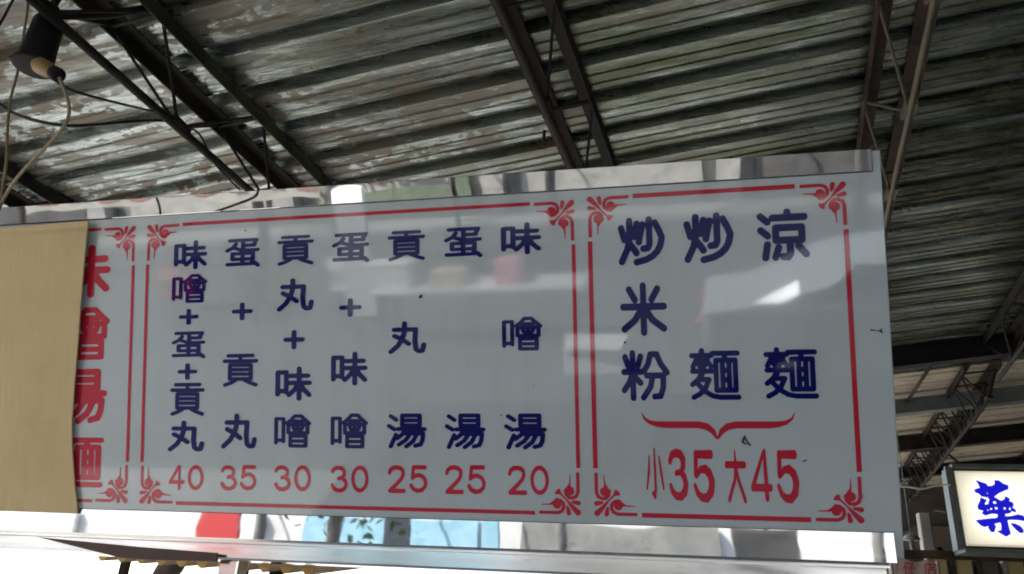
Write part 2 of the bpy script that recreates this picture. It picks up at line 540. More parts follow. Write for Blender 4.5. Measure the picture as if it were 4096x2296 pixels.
GL = {
    'wei': (10, [[(6, 16), (6, 84)], [(6, 16), (31, 16), (31, 78)], [(6, 74), (31, 74)], [(43, 27), (93, 27)], [(38, 49), (98, 49)],
                 [(68, 5), (68, 97)], [(65, 51), (55, 70), (39, 86)], [(71, 51), (82, 70), (97, 86)]]),
    'zeng': (8, [[(5, 14), (5, 88)], [(5, 14), (26, 14), (26, 84)], [(5, 80), (26, 80)], [(58, 5), (48, 17), (36, 27)], [(58, 5), (76, 5)],
                 [(76, 5), (86, 16), (99, 28)], [(52, 21), (82, 21)], [(40, 32), (94, 32), (94, 57), (40, 57), (40, 32)], [(67, 32), (67, 57)],
                 [(54, 40), (58, 48)], [(80, 40), (76, 48)],
                 [(46, 67), (89, 67), (89, 97), (46, 97), (46, 67)], [(46, 82), (89, 82)]]),
    'dan': (8.5, [[(12, 7), (90, 7), (84, 20)], [(51, 8), (51, 42)], [(51, 26), (84, 26)], [(30, 20), (22, 33), (5, 43)], [(27, 35), (44, 42), (70, 44), (94, 43)],
                  [(20, 55), (80, 55), (80, 75), (20, 75), (20, 55)], [(50, 46), (50, 93)], [(6, 93), (90, 92)], [(78, 82), (95, 99)]]),
    'gong': (7.5, [[(14, 6), (86, 6)], [(50, 6), (50, 23)], [(3, 23), (97, 23)], [(19, 36), (19, 79)], [(19, 36), (81, 36), (81, 79)], [(19, 50), (81, 50)],
                   [(19, 64), (81, 64)], [(19, 79), (81, 79)], [(37, 83), (24, 91), (5, 98)], [(63, 83), (78, 91), (96, 98)]]),
    'wan': (10, [[(42, 4), (42, 30), (36, 54), (24, 76), (5, 95)], [(14, 24), (72, 24), (70, 62), (73, 88), (80, 94), (90, 93), (94, 74)], [(15, 44), (36, 56), (53, 70)]]),
    'tang': (8.2, [[(8, 8), (23, 19)], [(3, 37), (18, 47)], [(8, 97), (15, 80), (22, 63)], [(39, 6), (86, 6), (86, 35), (39, 35), (39, 6)], [(39, 20.5), (86, 20.5)],
                   [(28, 46), (99, 46)], [(47, 50), (38, 63), (26, 73)], [(41, 59), (95, 59), (93, 78), (88, 91), (74, 95)], [(60, 61), (48, 79), (30, 92)], [(78, 61), (68, 82), (50, 97)]]),
    'chao': (10.5, [[(6, 20), (13, 46)], [(42, 12), (36, 40)], [(25, 5), (25, 44), (19, 68), (6, 94)], [(27, 58), (35, 68), (40, 76)],
                    [(70, 4), (70, 58), (66, 66), (56, 67)], [(55, 14), (50, 34), (46, 52)], [(83, 11), (92, 28), (98, 44)], [(97, 50), (94, 62), (87, 74), (76, 84), (62, 91), (40, 96)]]),
    'mi': (10, [[(50, 4), (50, 97)], [(4, 46), (96, 46)], [(18, 11), (31, 32)], [(82, 11), (69, 32)], [(46, 50), (30, 73), (6, 90)], [(54, 50), (70, 73), (95, 90)]]),
    'fen': (9, [[(22, 4), (22, 97)], [(2, 43), (44, 43)], [(5, 12), (11, 30)], [(40, 11), (34, 30)], [(21, 47), (14, 64), (2, 81)], [(24, 50), (31, 58), (39, 66)],
                [(62, 7), (57, 26), (47, 42)], [(62, 7), (76, 7), (84, 26), (98, 45)], [(53, 51), (90, 51), (89, 76), (83, 93), (70, 94)], [(66, 53), (61, 74), (45, 96)]]),
    'mian': (6.6, [[(24, 2), (24, 50)], [(3, 12), (44, 12)], [(13, 19), (5, 35)], [(13, 24), (19, 33)], [(36, 19), (29, 33)], [(35, 24), (43, 34)], [(4, 44), (44, 44)],
                   [(22, 50), (15, 61), (3, 71)], [(15, 61), (38, 61), (30, 78), (18, 90), (5, 97)], [(13, 68), (26, 83), (44, 94), (60, 97), (98, 97)],
                   [(46, 8), (98, 8)], [(73, 9), (70, 21)], [(53, 22), (93, 22), (93, 83), (53, 83), (53, 22)], [(66.5, 23), (66.5, 82)], [(80, 23), (80, 82)],
                   [(67, 43), (80, 43)], [(67, 62), (80, 62)]]),
    'liang': (10.5, [[(6, 11), (20, 23)], [(6, 40), (20, 52)], [(19, 70), (14, 97)], [(62, 4), (62, 14)], [(31, 15), (97, 15)], [(37, 36), (91, 36), (91, 62), (37, 62), (37, 36)],
                     [(66, 63), (66, 90), (61, 97), (51, 96)], [(42, 77), (35, 97)], [(83, 74), (98, 92)]]),
    '0': (11, [arc(50, 50, 37, 45, 0, 360, 28)]),
    '2': (11, [[(13, 26), (19, 14), (32, 6.5), (50, 5), (68, 8), (80, 18), (81, 32), (74, 46), (54, 64), (14, 94), (86, 94)]]),
    '3': (11, [[(13, 20), (24, 9), (42, 5), (62, 8), (75, 18), (75, 33), (64, 44), (46, 47)], [(64, 46), (80, 56), (86, 70), (78, 86), (60, 94), (38, 94), (22, 87), (12, 74)]]),
    '4': (11, [[(62, 6), (8, 70), (94, 70)], [(68, 6), (68, 96)]]),
    '5': (11, [[(82, 6), (24, 6), (18, 47), (34, 38), (54, 36), (74, 44), (85, 60), (82, 78), (66, 92), (42, 95), (22, 88), (11, 75)]]),
    'plus': (16, [[(50, 10), (50, 90)], [(10, 50), (90, 50)]]),
    '3b': (0, [[(16, 22, 8), (24, 10, 8.5), (42, 6, 9), (60, 9, 9.5), (70, 20, 10), (70, 33, 9), (60, 44, 7), (40, 47, 6)],
               [(60, 45, 7), (74, 55, 9), (79, 70, 10), (74, 84, 10), (58, 94, 9), (38, 93, 8), (24, 85, 7), (16, 72, 6)]]),
    '4b': (0, [[(60, 6, 5), (12, 74, 8)], [(10, 77, 8), (86, 77, 8)], [(64, 6, 7), (70, 96, 9)]]),
    '5b': (0, [[(78, 9, 9), (26, 9, 8)], [(22, 8, 8), (20, 48, 7)], [(22, 50, 6), (38, 38, 7), (56, 37, 9), (72, 46, 10), (80, 62, 11), (76, 80, 11), (60, 93, 9), (40, 92, 8), (25, 84, 7), (16, 70, 6)]]),
    'xiao': (0, [[(50, 5, 3.5), (52, 40, 6), (53, 84, 6), (48, 96, 8), (38, 92, 5)], [(24, 20, 3.5), (20, 50, 6), (10, 82, 3.5)], [(74, 20, 3.5), (84, 54, 6), (94, 82, 3.5)]]),
    'da': (0, [[(10, 30, 7), (90, 30, 7)], [(48, 4, 2.5), (50, 32, 6), (46, 58, 6), (18, 96, 5.5)], [(52, 36, 5), (62, 60, 6), (88, 97, 6)]]),
    'zai': (8, [[(30, 5), (20, 30), (5, 50)], [(20, 30), (20, 97)], [(44, 10), (84, 10), (66, 32)], [(66, 32), (66, 88), (56, 96), (46, 92)], [(36, 46), (98, 46)]]),
    'dian': (8, [[(52, 3), (56, 14)], [(12, 17), (94, 17)], [(14, 17), (14, 60), (4, 96)], [(54, 26), (54, 56)], [(54, 40), (86, 40)], [(34, 58), (84, 58), (84, 94), (34, 94), (34, 58)]]),
}
GM = {}
BOLD = {'mian': 1.62, 'zeng': 1.36, 'gong': 1.58, 'tang': 1.46, 'dan': 1.5, 'chao': 1.42, '0': 1.5, '2': 1.5, '3': 1.5, '4': 1.5, '5': 1.5, 'zai': 1.2, 'dian': 1.2, 'plus': 1.5, 'wan': 1.42}
def glyph(key, ink):
    k = (key, ink.name)
    if k not in GM:
        w, st = GL[key]
        GM[k] = flat_mesh('character_' + key, st, w=w, bold=BOLD.get(key, 1.42))
        GM[k].materials.append(ink)
    return GM[k]

# ------------------------------------------------------------------ the setting: ground
M_ASPHALT = noisy('asphalt', (0.05, 0.05, 0.049), (0.085, 0.083, 0.08), 2.2, 0.85, bump=0.3)
M_CONC = noisy('concrete_paving', (0.30, 0.29, 0.27), (0.42, 0.40, 0.37), 1.6, 0.85, bump=0.2)
g = B()
g.add([(-400, -400, 0), (400, -400, 0), (400, 400, 0), (-400, 400, 0)], [(0, 1, 2, 3)])
prop(obj('ground', g, M_ASPHALT), kind='structure')
g = B()
g.box(-30, 30, -1.6, 30, -0.1, 0.12)
prop(obj('pavement', g, M_CONC), kind='structure')
g = B()
g.box(-60, 60, -17, -15.2, -0.1, 0.12)
prop(obj('far_pavement', g, noisy('light_concrete', (0.42, 0.41, 0.38), (0.55, 0.53, 0.5), 1.2, 0.8)), kind='structure')

# ------------------------------------------------------------------ the canopy roof, sheet by sheet
PITCH = 0.2275
def rib_profile(n):
    """one corrugated sheet across its ribs: (v, height) - flat pans with two stiffeners, trapezoid ribs standing up"""
    pts = []
    for i in range(n):
        o = i * PITCH
        pts += [(o, 0), (o + 0.038, 0), (o + 0.044, 0.005), (o + 0.052, 0.005), (o + 0.058, 0), (o + 0.092, 0), (o + 0.098, 0.005), (o + 0.106, 0.005),
                (o + 0.112, 0), (o + 0.142, 0), (o + 0.147, -0.0055), (o + 0.153, -0.001), (o + 0.168, 0.038), (o + 0.200, 0.038), (o + 0.214, 0.0), (o + 0.219, -0.003)]
    pts.append((n * PITCH + 0.02, 0))
    return pts

def roof_sheet(name, v0, u0, u1, parent, material, seed, ribs=4, lift=0.0, fall=0.0):
    prof = rib_profile(ribs)
    nu = max(2, int((u1 - u0) / 0.28))
    vs, fs = [], []
    W = ribs * PITCH
    for i in range(nu + 1):
        u = u0 + (u1 - u0) * i / nu
        for v, h in prof:
            wob = 0.0035 * mnoise.noise(Vector((u * 1.1, (v + v0) * 2.0, seed))) + 0.0015 * mnoise.noise(Vector((u * 4.0, (v + v0) * 7.0, seed + 5)))
            z = h + wob + lift + 0.003 * (1 - v / W) - fall * u
            vs.append(PR + RD * u + VD * (v0 + v) + RN * z)
    m = len(prof)
    for i in range(nu):
        for j in range(m - 1):
            fs.append((i * m + j, (i + 1) * m + j, (i + 1) * m + j + 1, i * m + j + 1))
    me = mesh(name, vs, fs)
    return obj(name, me, material, parent)

canopy = empty('canopy_roof', (0, 2.2, 3.6))
prop(canopy, 'stained galvanised corrugated canopy roof seen from below above the menu board', 'roof')
PARENT_INV = Matrix.Translation((0, -2.2, -3.6))
v = -0.085 - 5 * 4 * PITCH + 0.012  # front sheets, out of view, extended forward to deepen the shade below
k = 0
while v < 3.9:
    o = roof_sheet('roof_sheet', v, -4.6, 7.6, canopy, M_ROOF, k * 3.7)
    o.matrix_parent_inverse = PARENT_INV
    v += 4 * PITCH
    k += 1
V_END = v

# roof sheets beyond the first cross beam, over the lane on the right
canopy2 = empty('lane_roof', (3, 9, 3.9))
prop(canopy2, 'pale tan corrugated roof over the lane behind the lit shop sign', 'roof')
k = 0
while v < 9.4:
    o = roof_sheet('roof_sheet', v, 0.6, 7.5, canopy2, M_ROOF2, 40 + k * 3.7, lift=0.02)
    o.matrix_parent_inverse = Matrix.Translation((-3, -9, -3.9))
    v += 4 * PITCH
    k += 1

# ------------------------------------------------------------------ trusses
rod_cache = {}
def rod(name, p, q, r, material, parent, n=6):
    """a bar between two points that shares one unit mesh with all bars of its section"""
    key = (material.name, n)
    if key not in rod_cache:
        b = B(True)
        b.tube([(0, 0, 0), (0, 0, 1)], 1.0, n)
        rod_cache[key] = mesh('web_rod', b.v, b.f, False)
        rod_cache[key].materials.append(material)
    o = bpy.data.objects.new(name, rod_cache[key])
    COL.objects.link(o)
    p, q = Vector(p), Vector(q)
    d = q - p
    mw = Matrix.Translation(p) @ d.to_track_quat('Z', 'Y').to_matrix().to_4x4() @ Matrix.Diagonal((r, r, d.length, 1))
    o.parent = parent
    o.matrix_parent_inverse = Matrix.Translation(-Vector(parent.location))
    o.matrix_basis = mw
    return o

def wpart(name, b, material, parent):
    o = obj(name, b, material, parent)
    o.matrix_parent_inverse = Matrix.Translation(-Vector(parent.location))
    return o

def truss(name, mid, y0, y1, label, group, mats=(M_STEEL, M_STEEL, M_STEEL), half=0.098, depth=0.25, phase=0.0, step=0.575, webr=0.006, chord=0.056, diry=None, cat='truss', botr=0.015):
    """a light three-chord roof truss: two steel angles under the sheets, one bar below, bent rods between"""
    d = TD if diry is None else diry
    mid = np.array(mid, float)
    def pt(y, side, drop):
        s = (y - mid[1]) / d[1]
        p = mid + d * s
        x = p[0] + side * half
        return np.array([x, p[1] + side * half * -0.06, roof_z(x, p[1]) - 0.012 - drop])
    c = pt((y0 + y1) / 2, 0, depth)
    t = empty(name, tuple(c))
    prop(t, label, cat, group)
    n = max(2, int((y1 - y0) / 0.6))
    for side, m in ((-1, mats[0]), (1, mats[1])):
        b = B()
        b.angle(pt(y0, side, 0), pt(y1, side, 0), chord, 0.006, flip=-side)
        wpart('top_chord', b, m, t)
    b = B(True)
    b.tube([pt(y0 + (y1 - y0) * i / n, 0, depth + 0.004 * math.sin(i * 2.1)) for i in range(n + 1)], botr, 8)
    wpart('bottom_chord', b, mats[2], t)
    y = y0 + phase
    while y < y1:
        a = pt(y, 0, depth)
        for side in (-1, 1):
            for e in (-1, 1):
                yy = y + e * step / 2
                if y0 <= yy <= y1:
                    rod('web_rod', a, pt(yy, side, 0.02), webr, mats[2], t)
        yy = y + step / 2
        if yy < y1:
            rod('tie_rod', pt(yy, -1, 0.028), pt(yy, 1, 0.028), webr, mats[1], t)
        # weld plate where the rods meet
        b = B()
        b.box(a[0] - 0.02, a[0] + 0.02, a[1] - 0.045, a[1] + 0.045, a[2] - 0.002, a[2] + 0.022)
        wpart('gusset', b, mats[2], t)
        y += step
    return t

ML = (roof(382, 0) + roof(636, 0)) / 2
MM = (roof(2000, 0) + roof(2236, 0)) / 2
MR = (roof(3498, 0) + roof(3737, 0)) / 2
GR = 'steel trusses under the canopy'
def node_phase(px, py, mid, y0, step=0.575):
    nrm = np.cross(TD, [0, 0, 1])
    q = hit(px, py, mid, nrm)
    return (q[1] - y0) % step
Y0, Y1 = -2.0, 6.1
truss('roof_truss', ML, Y0, Y1, 'roof truss with a mossy green chord, the black lamp housing hanging from it', GR, (M_STEEL, M_MOSS, M_STEEL), phase=node_phase(715, 500, ML, Y0))
truss('roof_truss', MM, Y0, Y1, 'brown rusted roof truss rising behind the middle of the menu board', GR, (M_RUST, M_STEEL, M_STEEL), phase=node_phase(2185, 440, MM, Y0))
truss('roof_truss', MR, Y0, Y1, 'brown roof truss with a yellowed lower bar above the menu board\'s bare end', GR, (M_RUST, M_RUST, M_YBAR), depth=0.30, botr=0.010, phase=node_phase(3775, 130, MR, Y0))
MLL = ML * 2 - MM
truss('roof_truss', MLL + np.array([0.06, 0, 0]), Y0, Y1, 'dark roof truss half hidden behind the cardboard end of the menu board', GR, phase=0.3)
MX = (roof(3856, 1465) + roof(3994, 1422)) / 2
truss('roof_truss', MX, Y0, Y1, 'dark roof truss ending at the first black cross beam above the lit shop sign', GR, phase=0.2)
GR2 = 'trusses under the lane roof'
truss('lane_truss', MX, 6.45, 11.6, 'dark lattice truss running under the tan lane roof, nearest the menu board', GR2, (M_STEEL, M_STEEL, M_STEEL), half=0.13, depth=0.3, step=0.34, webr=0.008)
truss('lane_truss', MX + np.array([1.3, 0.0, 0]), 6.45, 11.6, 'dense dark lattice truss ending over the lit shop sign', GR2, (M_STEEL, M_STEEL, M_STEEL), half=0.2, depth=0.36, step=0.26, webr=0.008)

# cross beams, along the ribs, under the roofs
def cross_beam(y_px, x_px, label, material, h, w, u0, u1, drop):
    p = roof(x_px, y_px, drop)
    u = np.dot(p - PR, RD)
    a, b_ = p + RD * (u0 - u), p + RD * (u1 - u)
    t = empty('cross_beam', tuple((a + b_) / 2))
    prop(t, label, 'beam', 'cross beams of the lane roof')
    for nm, dz, ww, hh in (('web', 0, 0.012, h - 0.02), ('flange', h / 2 - 0.005, w, 0.01), ('flange', -h / 2 + 0.005, w, 0.01)):
        b = B()
        b.bar(a + RN * dz, b_ + RN * dz, ww, hh)
        wpart(nm, b, material, t)
    return t
cross_beam(1432, 3600, 'black steel cross beam where the stained canopy meets the tan lane roof', M_BLACK, 0.15, 0.09, -4.5, 7.0, 0.08)
cross_beam(1625, 3650, 'grey-green steel cross beam under the tan lane roof', M_GREENSTEEL, 0.13, 0.1, 0.7, 7.0, 0.10)
cross_beam(1772, 3650, 'dark steel cross beam behind the grey-green one', M_STEEL, 0.15, 0.1, 0.7, 7.0, 0.10)
cross_beam(1888, 3650, 'dark steel cross beam level with the top of the lit shop sign', M_BLACK, 0.12, 0.1, 0.9, 7.0, 0.10)

def brace(label, a, b_, r=0.014):
    b = B(True)
    b.tube([a, b_], r, 8)
    o = obj('brace_rod', b, M_STEEL)
    prop(o, label, 'brace', 'brace rods under the lane roof')
brace('thin slanting brace rod between the black and the grey-green beams', roof(3738, 1440, 0.06), roof(3630, 1604, 0.06))
brace('thin slanting brace rod above the corner of the lit shop sign', roof(3738, 1772, 0.06), roof(3860, 1872, 0.06))

# ------------------------------------------------------------------ the menu board
T_BASE = -0.546
SO = P0 + SU * T_BASE
board = empty('menu_board', tuple(SO), (TILT, 0, 0))
prop(board, 'long white acrylic menu board with blue Chinese dishes and red prices in steel trim', 'menu board')
S0, S1 = -2.75, 1.003
def tl(t):
    return t - T_BASE

b = B(); b.bbox(S0, S1, 0.0, 0.16, tl(-0.541), tl(0.508), 0.003)
obj('panel', b, M_PANEL, board)
b = B(); b.bbox(S0, 0.981, -0.006, -0.0005, tl(0.452), tl(0.512), 0.0015)
obj('top_trim', b, M_TRIM, board)
b = B()
zt, zb, fwd = tl(-0.478), tl(-0.546), 0.0225
b.add([(x, y, z) for x in (S0, 0.98) for y, z in ((-0.002, zt), (-0.002 - fwd, zb), (0.02, zb - 0.0015), (-0.0005, zt))],
      [(0, 1, 2, 3), (7, 6, 5, 4), (0, 4, 5, 1), (1, 5, 6, 2), (2, 6, 7, 3), (3, 7, 4, 0)])
obj('bottom_trim', b, M_TRIM, board)
# a dark seam where each trim sits on the acrylic
M_SEAM = mat('seam_dirt', (0.05, 0.045, 0.04), 0.8)
for z in (tl(0.4512), tl(-0.4772)):
    b = B(); b.box(S0, 0.98, -0.0012, -0.0003, z - 0.0009, z + 0.0009)
    obj('trim_seam', b, M_SEAM, board)
YF = -0.0008
INK_Y = -0.0011
def place_glyph(key, ink, px0, px1, py0, py1, name='character', y=INK_Y):
    cx, cy = (px0 + px1) / 2, (py0 + py1) / 2
    sa, sb = sg(px0, cy)[0], sg(px1, cy)[0]
    ta, tb = sg(cx, py1)[1], sg(cx, py0)[1]
    o = bpy.data.objects.new(name, glyph(key, ink))
    COL.objects.link(o)
    o.parent = board
    o.location = ((sa + sb) / 2, y, tl((ta + tb) / 2))
    o.scale = (sb - sa, 1, tb - ta)
    return o

K = 4096 / 2576
BLUE = [
    ('wei', 438, 522, 605, 678), ('zeng', 433, 522, 690, 762), ('plus', 450, 500, 777, 817), ('dan', 432, 518, 834, 902), ('plus', 447, 497, 914, 956), ('gong', 428, 515, 963, 1046), ('wan', 423, 515, 1058, 1136),
    ('dan', 567, 655, 600, 673), ('plus', 583, 636, 761, 806), ('gong', 560, 650, 890, 973), ('wan', 557, 647, 1040, 1129),
    ('gong', 697, 790, 592, 667), ('wan', 697, 790, 700, 783), ('plus', 713, 767, 830, 879), ('wei', 693, 785, 922, 1008), ('zeng', 690, 783, 1042, 1126),
    ('dan', 835, 930, 586, 661), ('plus', 853, 910, 750, 797), ('wei', 833, 925, 885, 970), ('zeng', 832, 926, 1040, 1128),
    ('gong', 975, 1070, 580, 656), ('wan', 977, 1073, 808, 890), ('tang', 973, 1074, 1040, 1128),
    ('dan', 1117, 1214, 572, 649), ('tang', 1119, 1222, 1040, 1130),
    ('wei', 1260, 1362, 560, 641), ('zeng', 1263, 1365, 797, 882), ('tang', 1268, 1376, 1040, 1131),
    ('chao', 1555, 1673, 545, 668), ('mi', 1560, 1678, 710, 845), ('fen', 1563, 1685, 880, 1009),
    ('chao', 1720, 1846, 535, 662), ('mian', 1735, 1863, 875, 1006),
    ('liang', 1905, 2035, 525, 656), ('mian', 1922, 2058, 872, 1003)]
for key, a, b_, c, d in BLUE:
    place_glyph(key, M_BLUE, a * K, b_ * K, c * K, d * K)
PRICES = [('40', 425, 512, 1170, 1233), ('35', 555, 645, 1170, 1234), ('30', 690, 782, 1170, 1236), ('30', 832, 927, 1171, 1239), ('25', 976, 1075, 1170, 1240), ('25', 1120, 1222, 1170, 1243), ('20', 1278, 1381, 1171, 1245)]
for txt, a, b_, c, d in PRICES:
    w = (b_ - a)
    for i, ch in enumerate(txt):
        x0 = a + i * w * 0.545
        place_glyph(ch, M_RED, x0 * K, (x0 + w * 0.455) * K, c * K, d * K, 'digit')
for key, a, b_, c, d in (('xiao', 2585, 2656, 1790, 1998), ('3b', 2674, 2752, 1794, 2004), ('5b', 2773, 2859, 1799, 2011), ('da', 2901, 2986, 1799, 2014), ('4b', 3002, 3088, 1794, 2007), ('5b', 3107, 3196, 1799, 2014)):
    place_glyph(key, M_RED, a, b_, c, d, 'digit' if key[0] in '345' else 'character')
for key, xr, c, d in (('wei', 443, 982, 1192), ('zeng', 439, 1230, 1440), ('tang', 428, 1476, 1697), ('mian', 414, 1738, 1948)):
    place_glyph(key, M_RED, xr - 218, xr, c, d)

# red brace over the small / large prices
bx0, bx1, by0, by1 = 2450 + 330 * .3494, 2450 + 2100 * .3494, 1600 + 135 * .3494, 1600 + 450 * .3494
brace_pts = [[(0, 0, .6), (2.2, 24, 3.5), (6, 38, 6), (11, 44, 8.5), (17, 46, 10), (38, 46, 10), (43, 52, 10), (47, 68, 8), (49.6, 94, 3)]]
brace_pts.append([(100 - x, y, r) for x, y, r in brace_pts[0]])
# x is stretched about 5.6 times against y: draw it at true proportions
asp = (bx1 - bx0) / (by1 - by0)
st = [[(x * asp, y, r * 1.25) for x, y, r in s] for s in brace_pts]
me = flat_mesh('brace_mark', st, res=230)
me.materials.append(M_RED)
sa, sb = sg(bx0, (by0 + by1) / 2)[0], sg(bx1, (by0 + by1) / 2)[0]
ta, tb = sg((bx0 + bx1) / 2, by1)[1], sg((bx0 + bx1) / 2, by0)[1]
o = obj('brace_mark', me, None, board, ((sa + sb) / 2, INK_Y, tl((ta + tb) / 2)))
o.scale = (sb - sa, 1, tb - ta)

# corner ornament: two volutes, four leaf petals, drawn for the upper right corner
def volute(flip):
    s = [(0, 5), (44, 5), (54, 9), (59, 18), (58, 28), (50, 35), (41, 35)]
    st = [[(x, y, 3.4) for x, y in s]]
    st.append([(42, 25, 9.0)])
    st.append([(2, 24, 0.8), (24, 25, 1.6), (36, 29, 5)])
    st.append([(50, 35, 3.4), (42, 34, 5.5)])
    if flip:
        st = [[(100 - p[1], 100 - p[0], p[2]) for p in q] for q in st]
    return st
ORN = volute(False) + volute(True)
ORN += [[(94, 6, 6), (80, 20, 4), (66, 36, 1.6), (52, 50, 2.0), (46, 55, 5.5)], [(71, 4, 4.6), (69, 16, 3.4), (67, 22, 1)], [(96, 29, 4.6), (84, 31, 3.4), (78, 33, 1)], [(40, 52, 2.6), (48, 60, 2.6)]]
ORN = [[(p[0], p[1], p[2] * 1.22) for p in q] for q in ORN]
ORN_ME = flat_mesh('corner_ornament', ORN, res=96)
ORN_ME.materials.append(M_RED)
LW = 0.0105
def red_frame(s0, s1, t0, t1, corners='abcd', osz=0.118, lw=LW, left=True):
    f = empty('red_frame')
    f.parent = board
    ln = []
    gap = osz + 0.011
    if left:
        ln.append((s0, s0 + lw, t0 + gap, t1 - gap))
    ln.append((s1 - lw, s1, t0 + gap, t1 - gap))
    a = s0 + gap if left else s0
    ln.append((a, s1 - gap, t1 - lw, t1))
    ln.append((a, s1 - gap, t0, t0 + lw))
    for x0, x1, z0, z1 in ln:
        bb = B(); bb.add([(x0, INK_Y, tl(z0)), (x1, INK_Y, tl(z0)), (x1, INK_Y, tl(z1)), (x0, INK_Y, tl(z1))], [(0, 1, 2, 3)])
        obj('border_line', bb, M_RED, f)
    cs = {'b': (s1 - osz / 2, t1 - osz / 2, 1, 1), 'd': (s1 - osz / 2, t0 + osz / 2, 1, -1), 'a': (s0 + osz / 2, t1 - osz / 2, -1, 1), 'c': (s0 + osz / 2, t0 + osz / 2, -1, -1)}
    for c in corners:
        x, z, sx, sz = cs[c]
        o = bpy.data.objects.new('corner_ornament', ORN_ME)
        COL.objects.link(o)
        o.parent = f
        o.location = (x, INK_Y, tl(z))
        o.scale = (sx * osz, 1, sz * osz)
    return f
red_frame(-1.2, 0.188, -0.457, 0.424)
red_frame(0.224, 0.914, -0.457, 0.430, lw=0.0125)
red_frame(-2.6, -1.242, -0.457, 0.424, corners='bd', left=False)

# specks and squashed insects on the acrylic
M_DIRT = mat('dried_dirt', (0.035, 0.03, 0.022), 0.8)
def speck(px, py, pts, size):
    s, t = sg(px, py)
    me_ = flat_mesh('dirt_speck', pts, res=26)
    me_.materials.append(M_DIRT)
    o_ = obj('dirt_speck', me_, None, board, (s, INK_Y - 0.0006, tl(t)))
    o_.scale = (size[0], 1, size[1])
speck(3506, 1324, [[(5, 40, 9), (30, 46, 5), (55, 50, 4), (80, 50, 12), (92, 70, 8)], [(82, 40, 5), (96, 30, 4)]], (0.031, 0.013))
speck(2984, 1762, [[(40, 5, 7), (30, 30, 12), (15, 60, 12)], [(40, 20, 8), (60, 55, 8), (88, 90, 9)], [(20, 70, 8), (50, 80, 6)]], (0.024, 0.029))
speck(3219, 1842, [[(5, 60, 6), (50, 50, 14), (95, 30, 7)]], (0.012, 0.007))
speck(1683, 1186, [[(50, 50, 20)], [(30, 60, 14)]], (0.012, 0.012))
speck(2005, 1661, [[(50, 50, 20)]], (0.005, 0.005))
speck(2500, 1370, [[(50, 50, 20)]], (0.006, 0.006))
speck(982, 922, [[(20, 20, 8), (80, 80, 8)], [(80, 30, 6), (40, 70, 6)]], (0.009, 0.009))
for i in range(26):
    s, t = random.uniform(-1.15, 0.95), random.uniform(-0.44, 0.42)
    rr = random.uniform(0.0006, 0.0016)
    bb = B(); bb.add([(rr * math.cos(a), 0, rr * math.sin(a) * random.uniform(0.7, 1.2)) for a in [j * math.pi / 3 for j in range(6)]], [(0, 1, 2, 3, 4, 5)])
    obj('dirt_speck', bb, M_DIRT, board, (s, INK_Y - 0.0006, tl(t)))

# ------------------------------------------------------------------ the cardboard over the board's left end
def cardboard():
    nu, nv = 40, 60
    ts, tb_ = 0.440, -0.482
    edge_t = [0.443, 0.2, -0.05, -0.203, -0.32, -0.40, -0.482]
    edge_s = [-1.402, -1.418, -1.434, -1.444, -1.436, -1.428, -1.412]
    left = -2.42
    vs, fs = [], []
    for side in (0, 1):
        for j in range(nv + 1):
            t = ts + (tb_ - ts) * j / nv
            se = float(np.interp(-t, [-x for x in edge_t], edge_s)) + 0.002 * mnoise.noise(Vector((t * 9, 3, 0)))
            for i in range(nu + 1):
                f = i / nu
                s = left + (se - left) * f
                y = -0.012 - 0.03 * max(0, f - 0.72) ** 1.5 * (1 + 1.2 * math.sin(t * 3.0 + 0.5)) - 0.004 * math.sin(s * 5 + t * 2)
                crease = math.exp(-((t - 0.405 - 0.02 * f) / 0.006) ** 2) * 0.003 + math.exp(-((s + 1.60) / 0.006) ** 2) * 0.0015 * (t < -0.1)
                y += crease
                z = tl(t) + (0.01 * (f - 0.6) if j == 0 else 0) + (-0.014 * (f - 0.5) if j == nv else 0)
                vs.append((s, y - 0.005 * (1 - side), z))
    m = (nu + 1) * (nv + 1)
    W = nu + 1
    for j in range(nv):
        for i in range(nu):
            a = j * W + i
            fs.append((a, a + W, a + W + 1, a + 1))
            a += m
            fs.append((a, a + 1, a + W + 1, a + W))
    rim = [i for i in range(W)] + [j * W + nu for j in range(1, nv + 1)] + [nv * W + i for i in range(nu - 1, -1, -1)] + [j * W for j in range(nv - 1, 0, -1)]
    for a, b_ in zip(rim, rim[1:] + rim[:1]):
        fs.append((a, b_, b_ + m, a + m))
    o = obj('cardboard_sheet', mesh('cardboard_sheet', vs, fs, False), M_CARD)
    o.location = tuple(SO)
    o.rotation_euler = (TILT, 0, 0)
    prop(o, 'creased brown cardboard sheet covering the red-lettered end of the menu board', 'cardboard')
cardboard()

# ------------------------------------------------------------------ the steel stand that carries the board
stand = empty('support_frame', (-0.6, 2.36, 0.12))
prop(stand, 'shiny stainless steel beam and posts carrying the menu board from below', 'frame')
b = B(); b.bbox(-3.3, 0.46, 2.315, 2.395, 1.779, 1.8435, 0.006)
wpart('beam', b, M_BEAM, stand)
b = B(); b.box(-3.3, 0.46, 2.300, 2.3148, 1.826, 1.842)
wpart('beam_lip', b, M_BEAM, stand)
for x in (-1.405, 0.36, -3.2):
    b = B(); b.bbox(x - 0.032, x + 0.032, 2.325, 2.388, 0.12, 1.7785, 0.004)
    wpart('post', b, M_BEAM, stand)
    b = B(); b.box(x - 0.02, x + 0.02, 2.62, 2.65, 0.12, 2.75)
    wpart('rear_post', b, M_STEEL, stand)
    b = B(); b.bar((x, 2.5, 1.93), (x, 2.64, 1.93), 0.03)
    wpart('bracket', b, M_STEEL, stand)

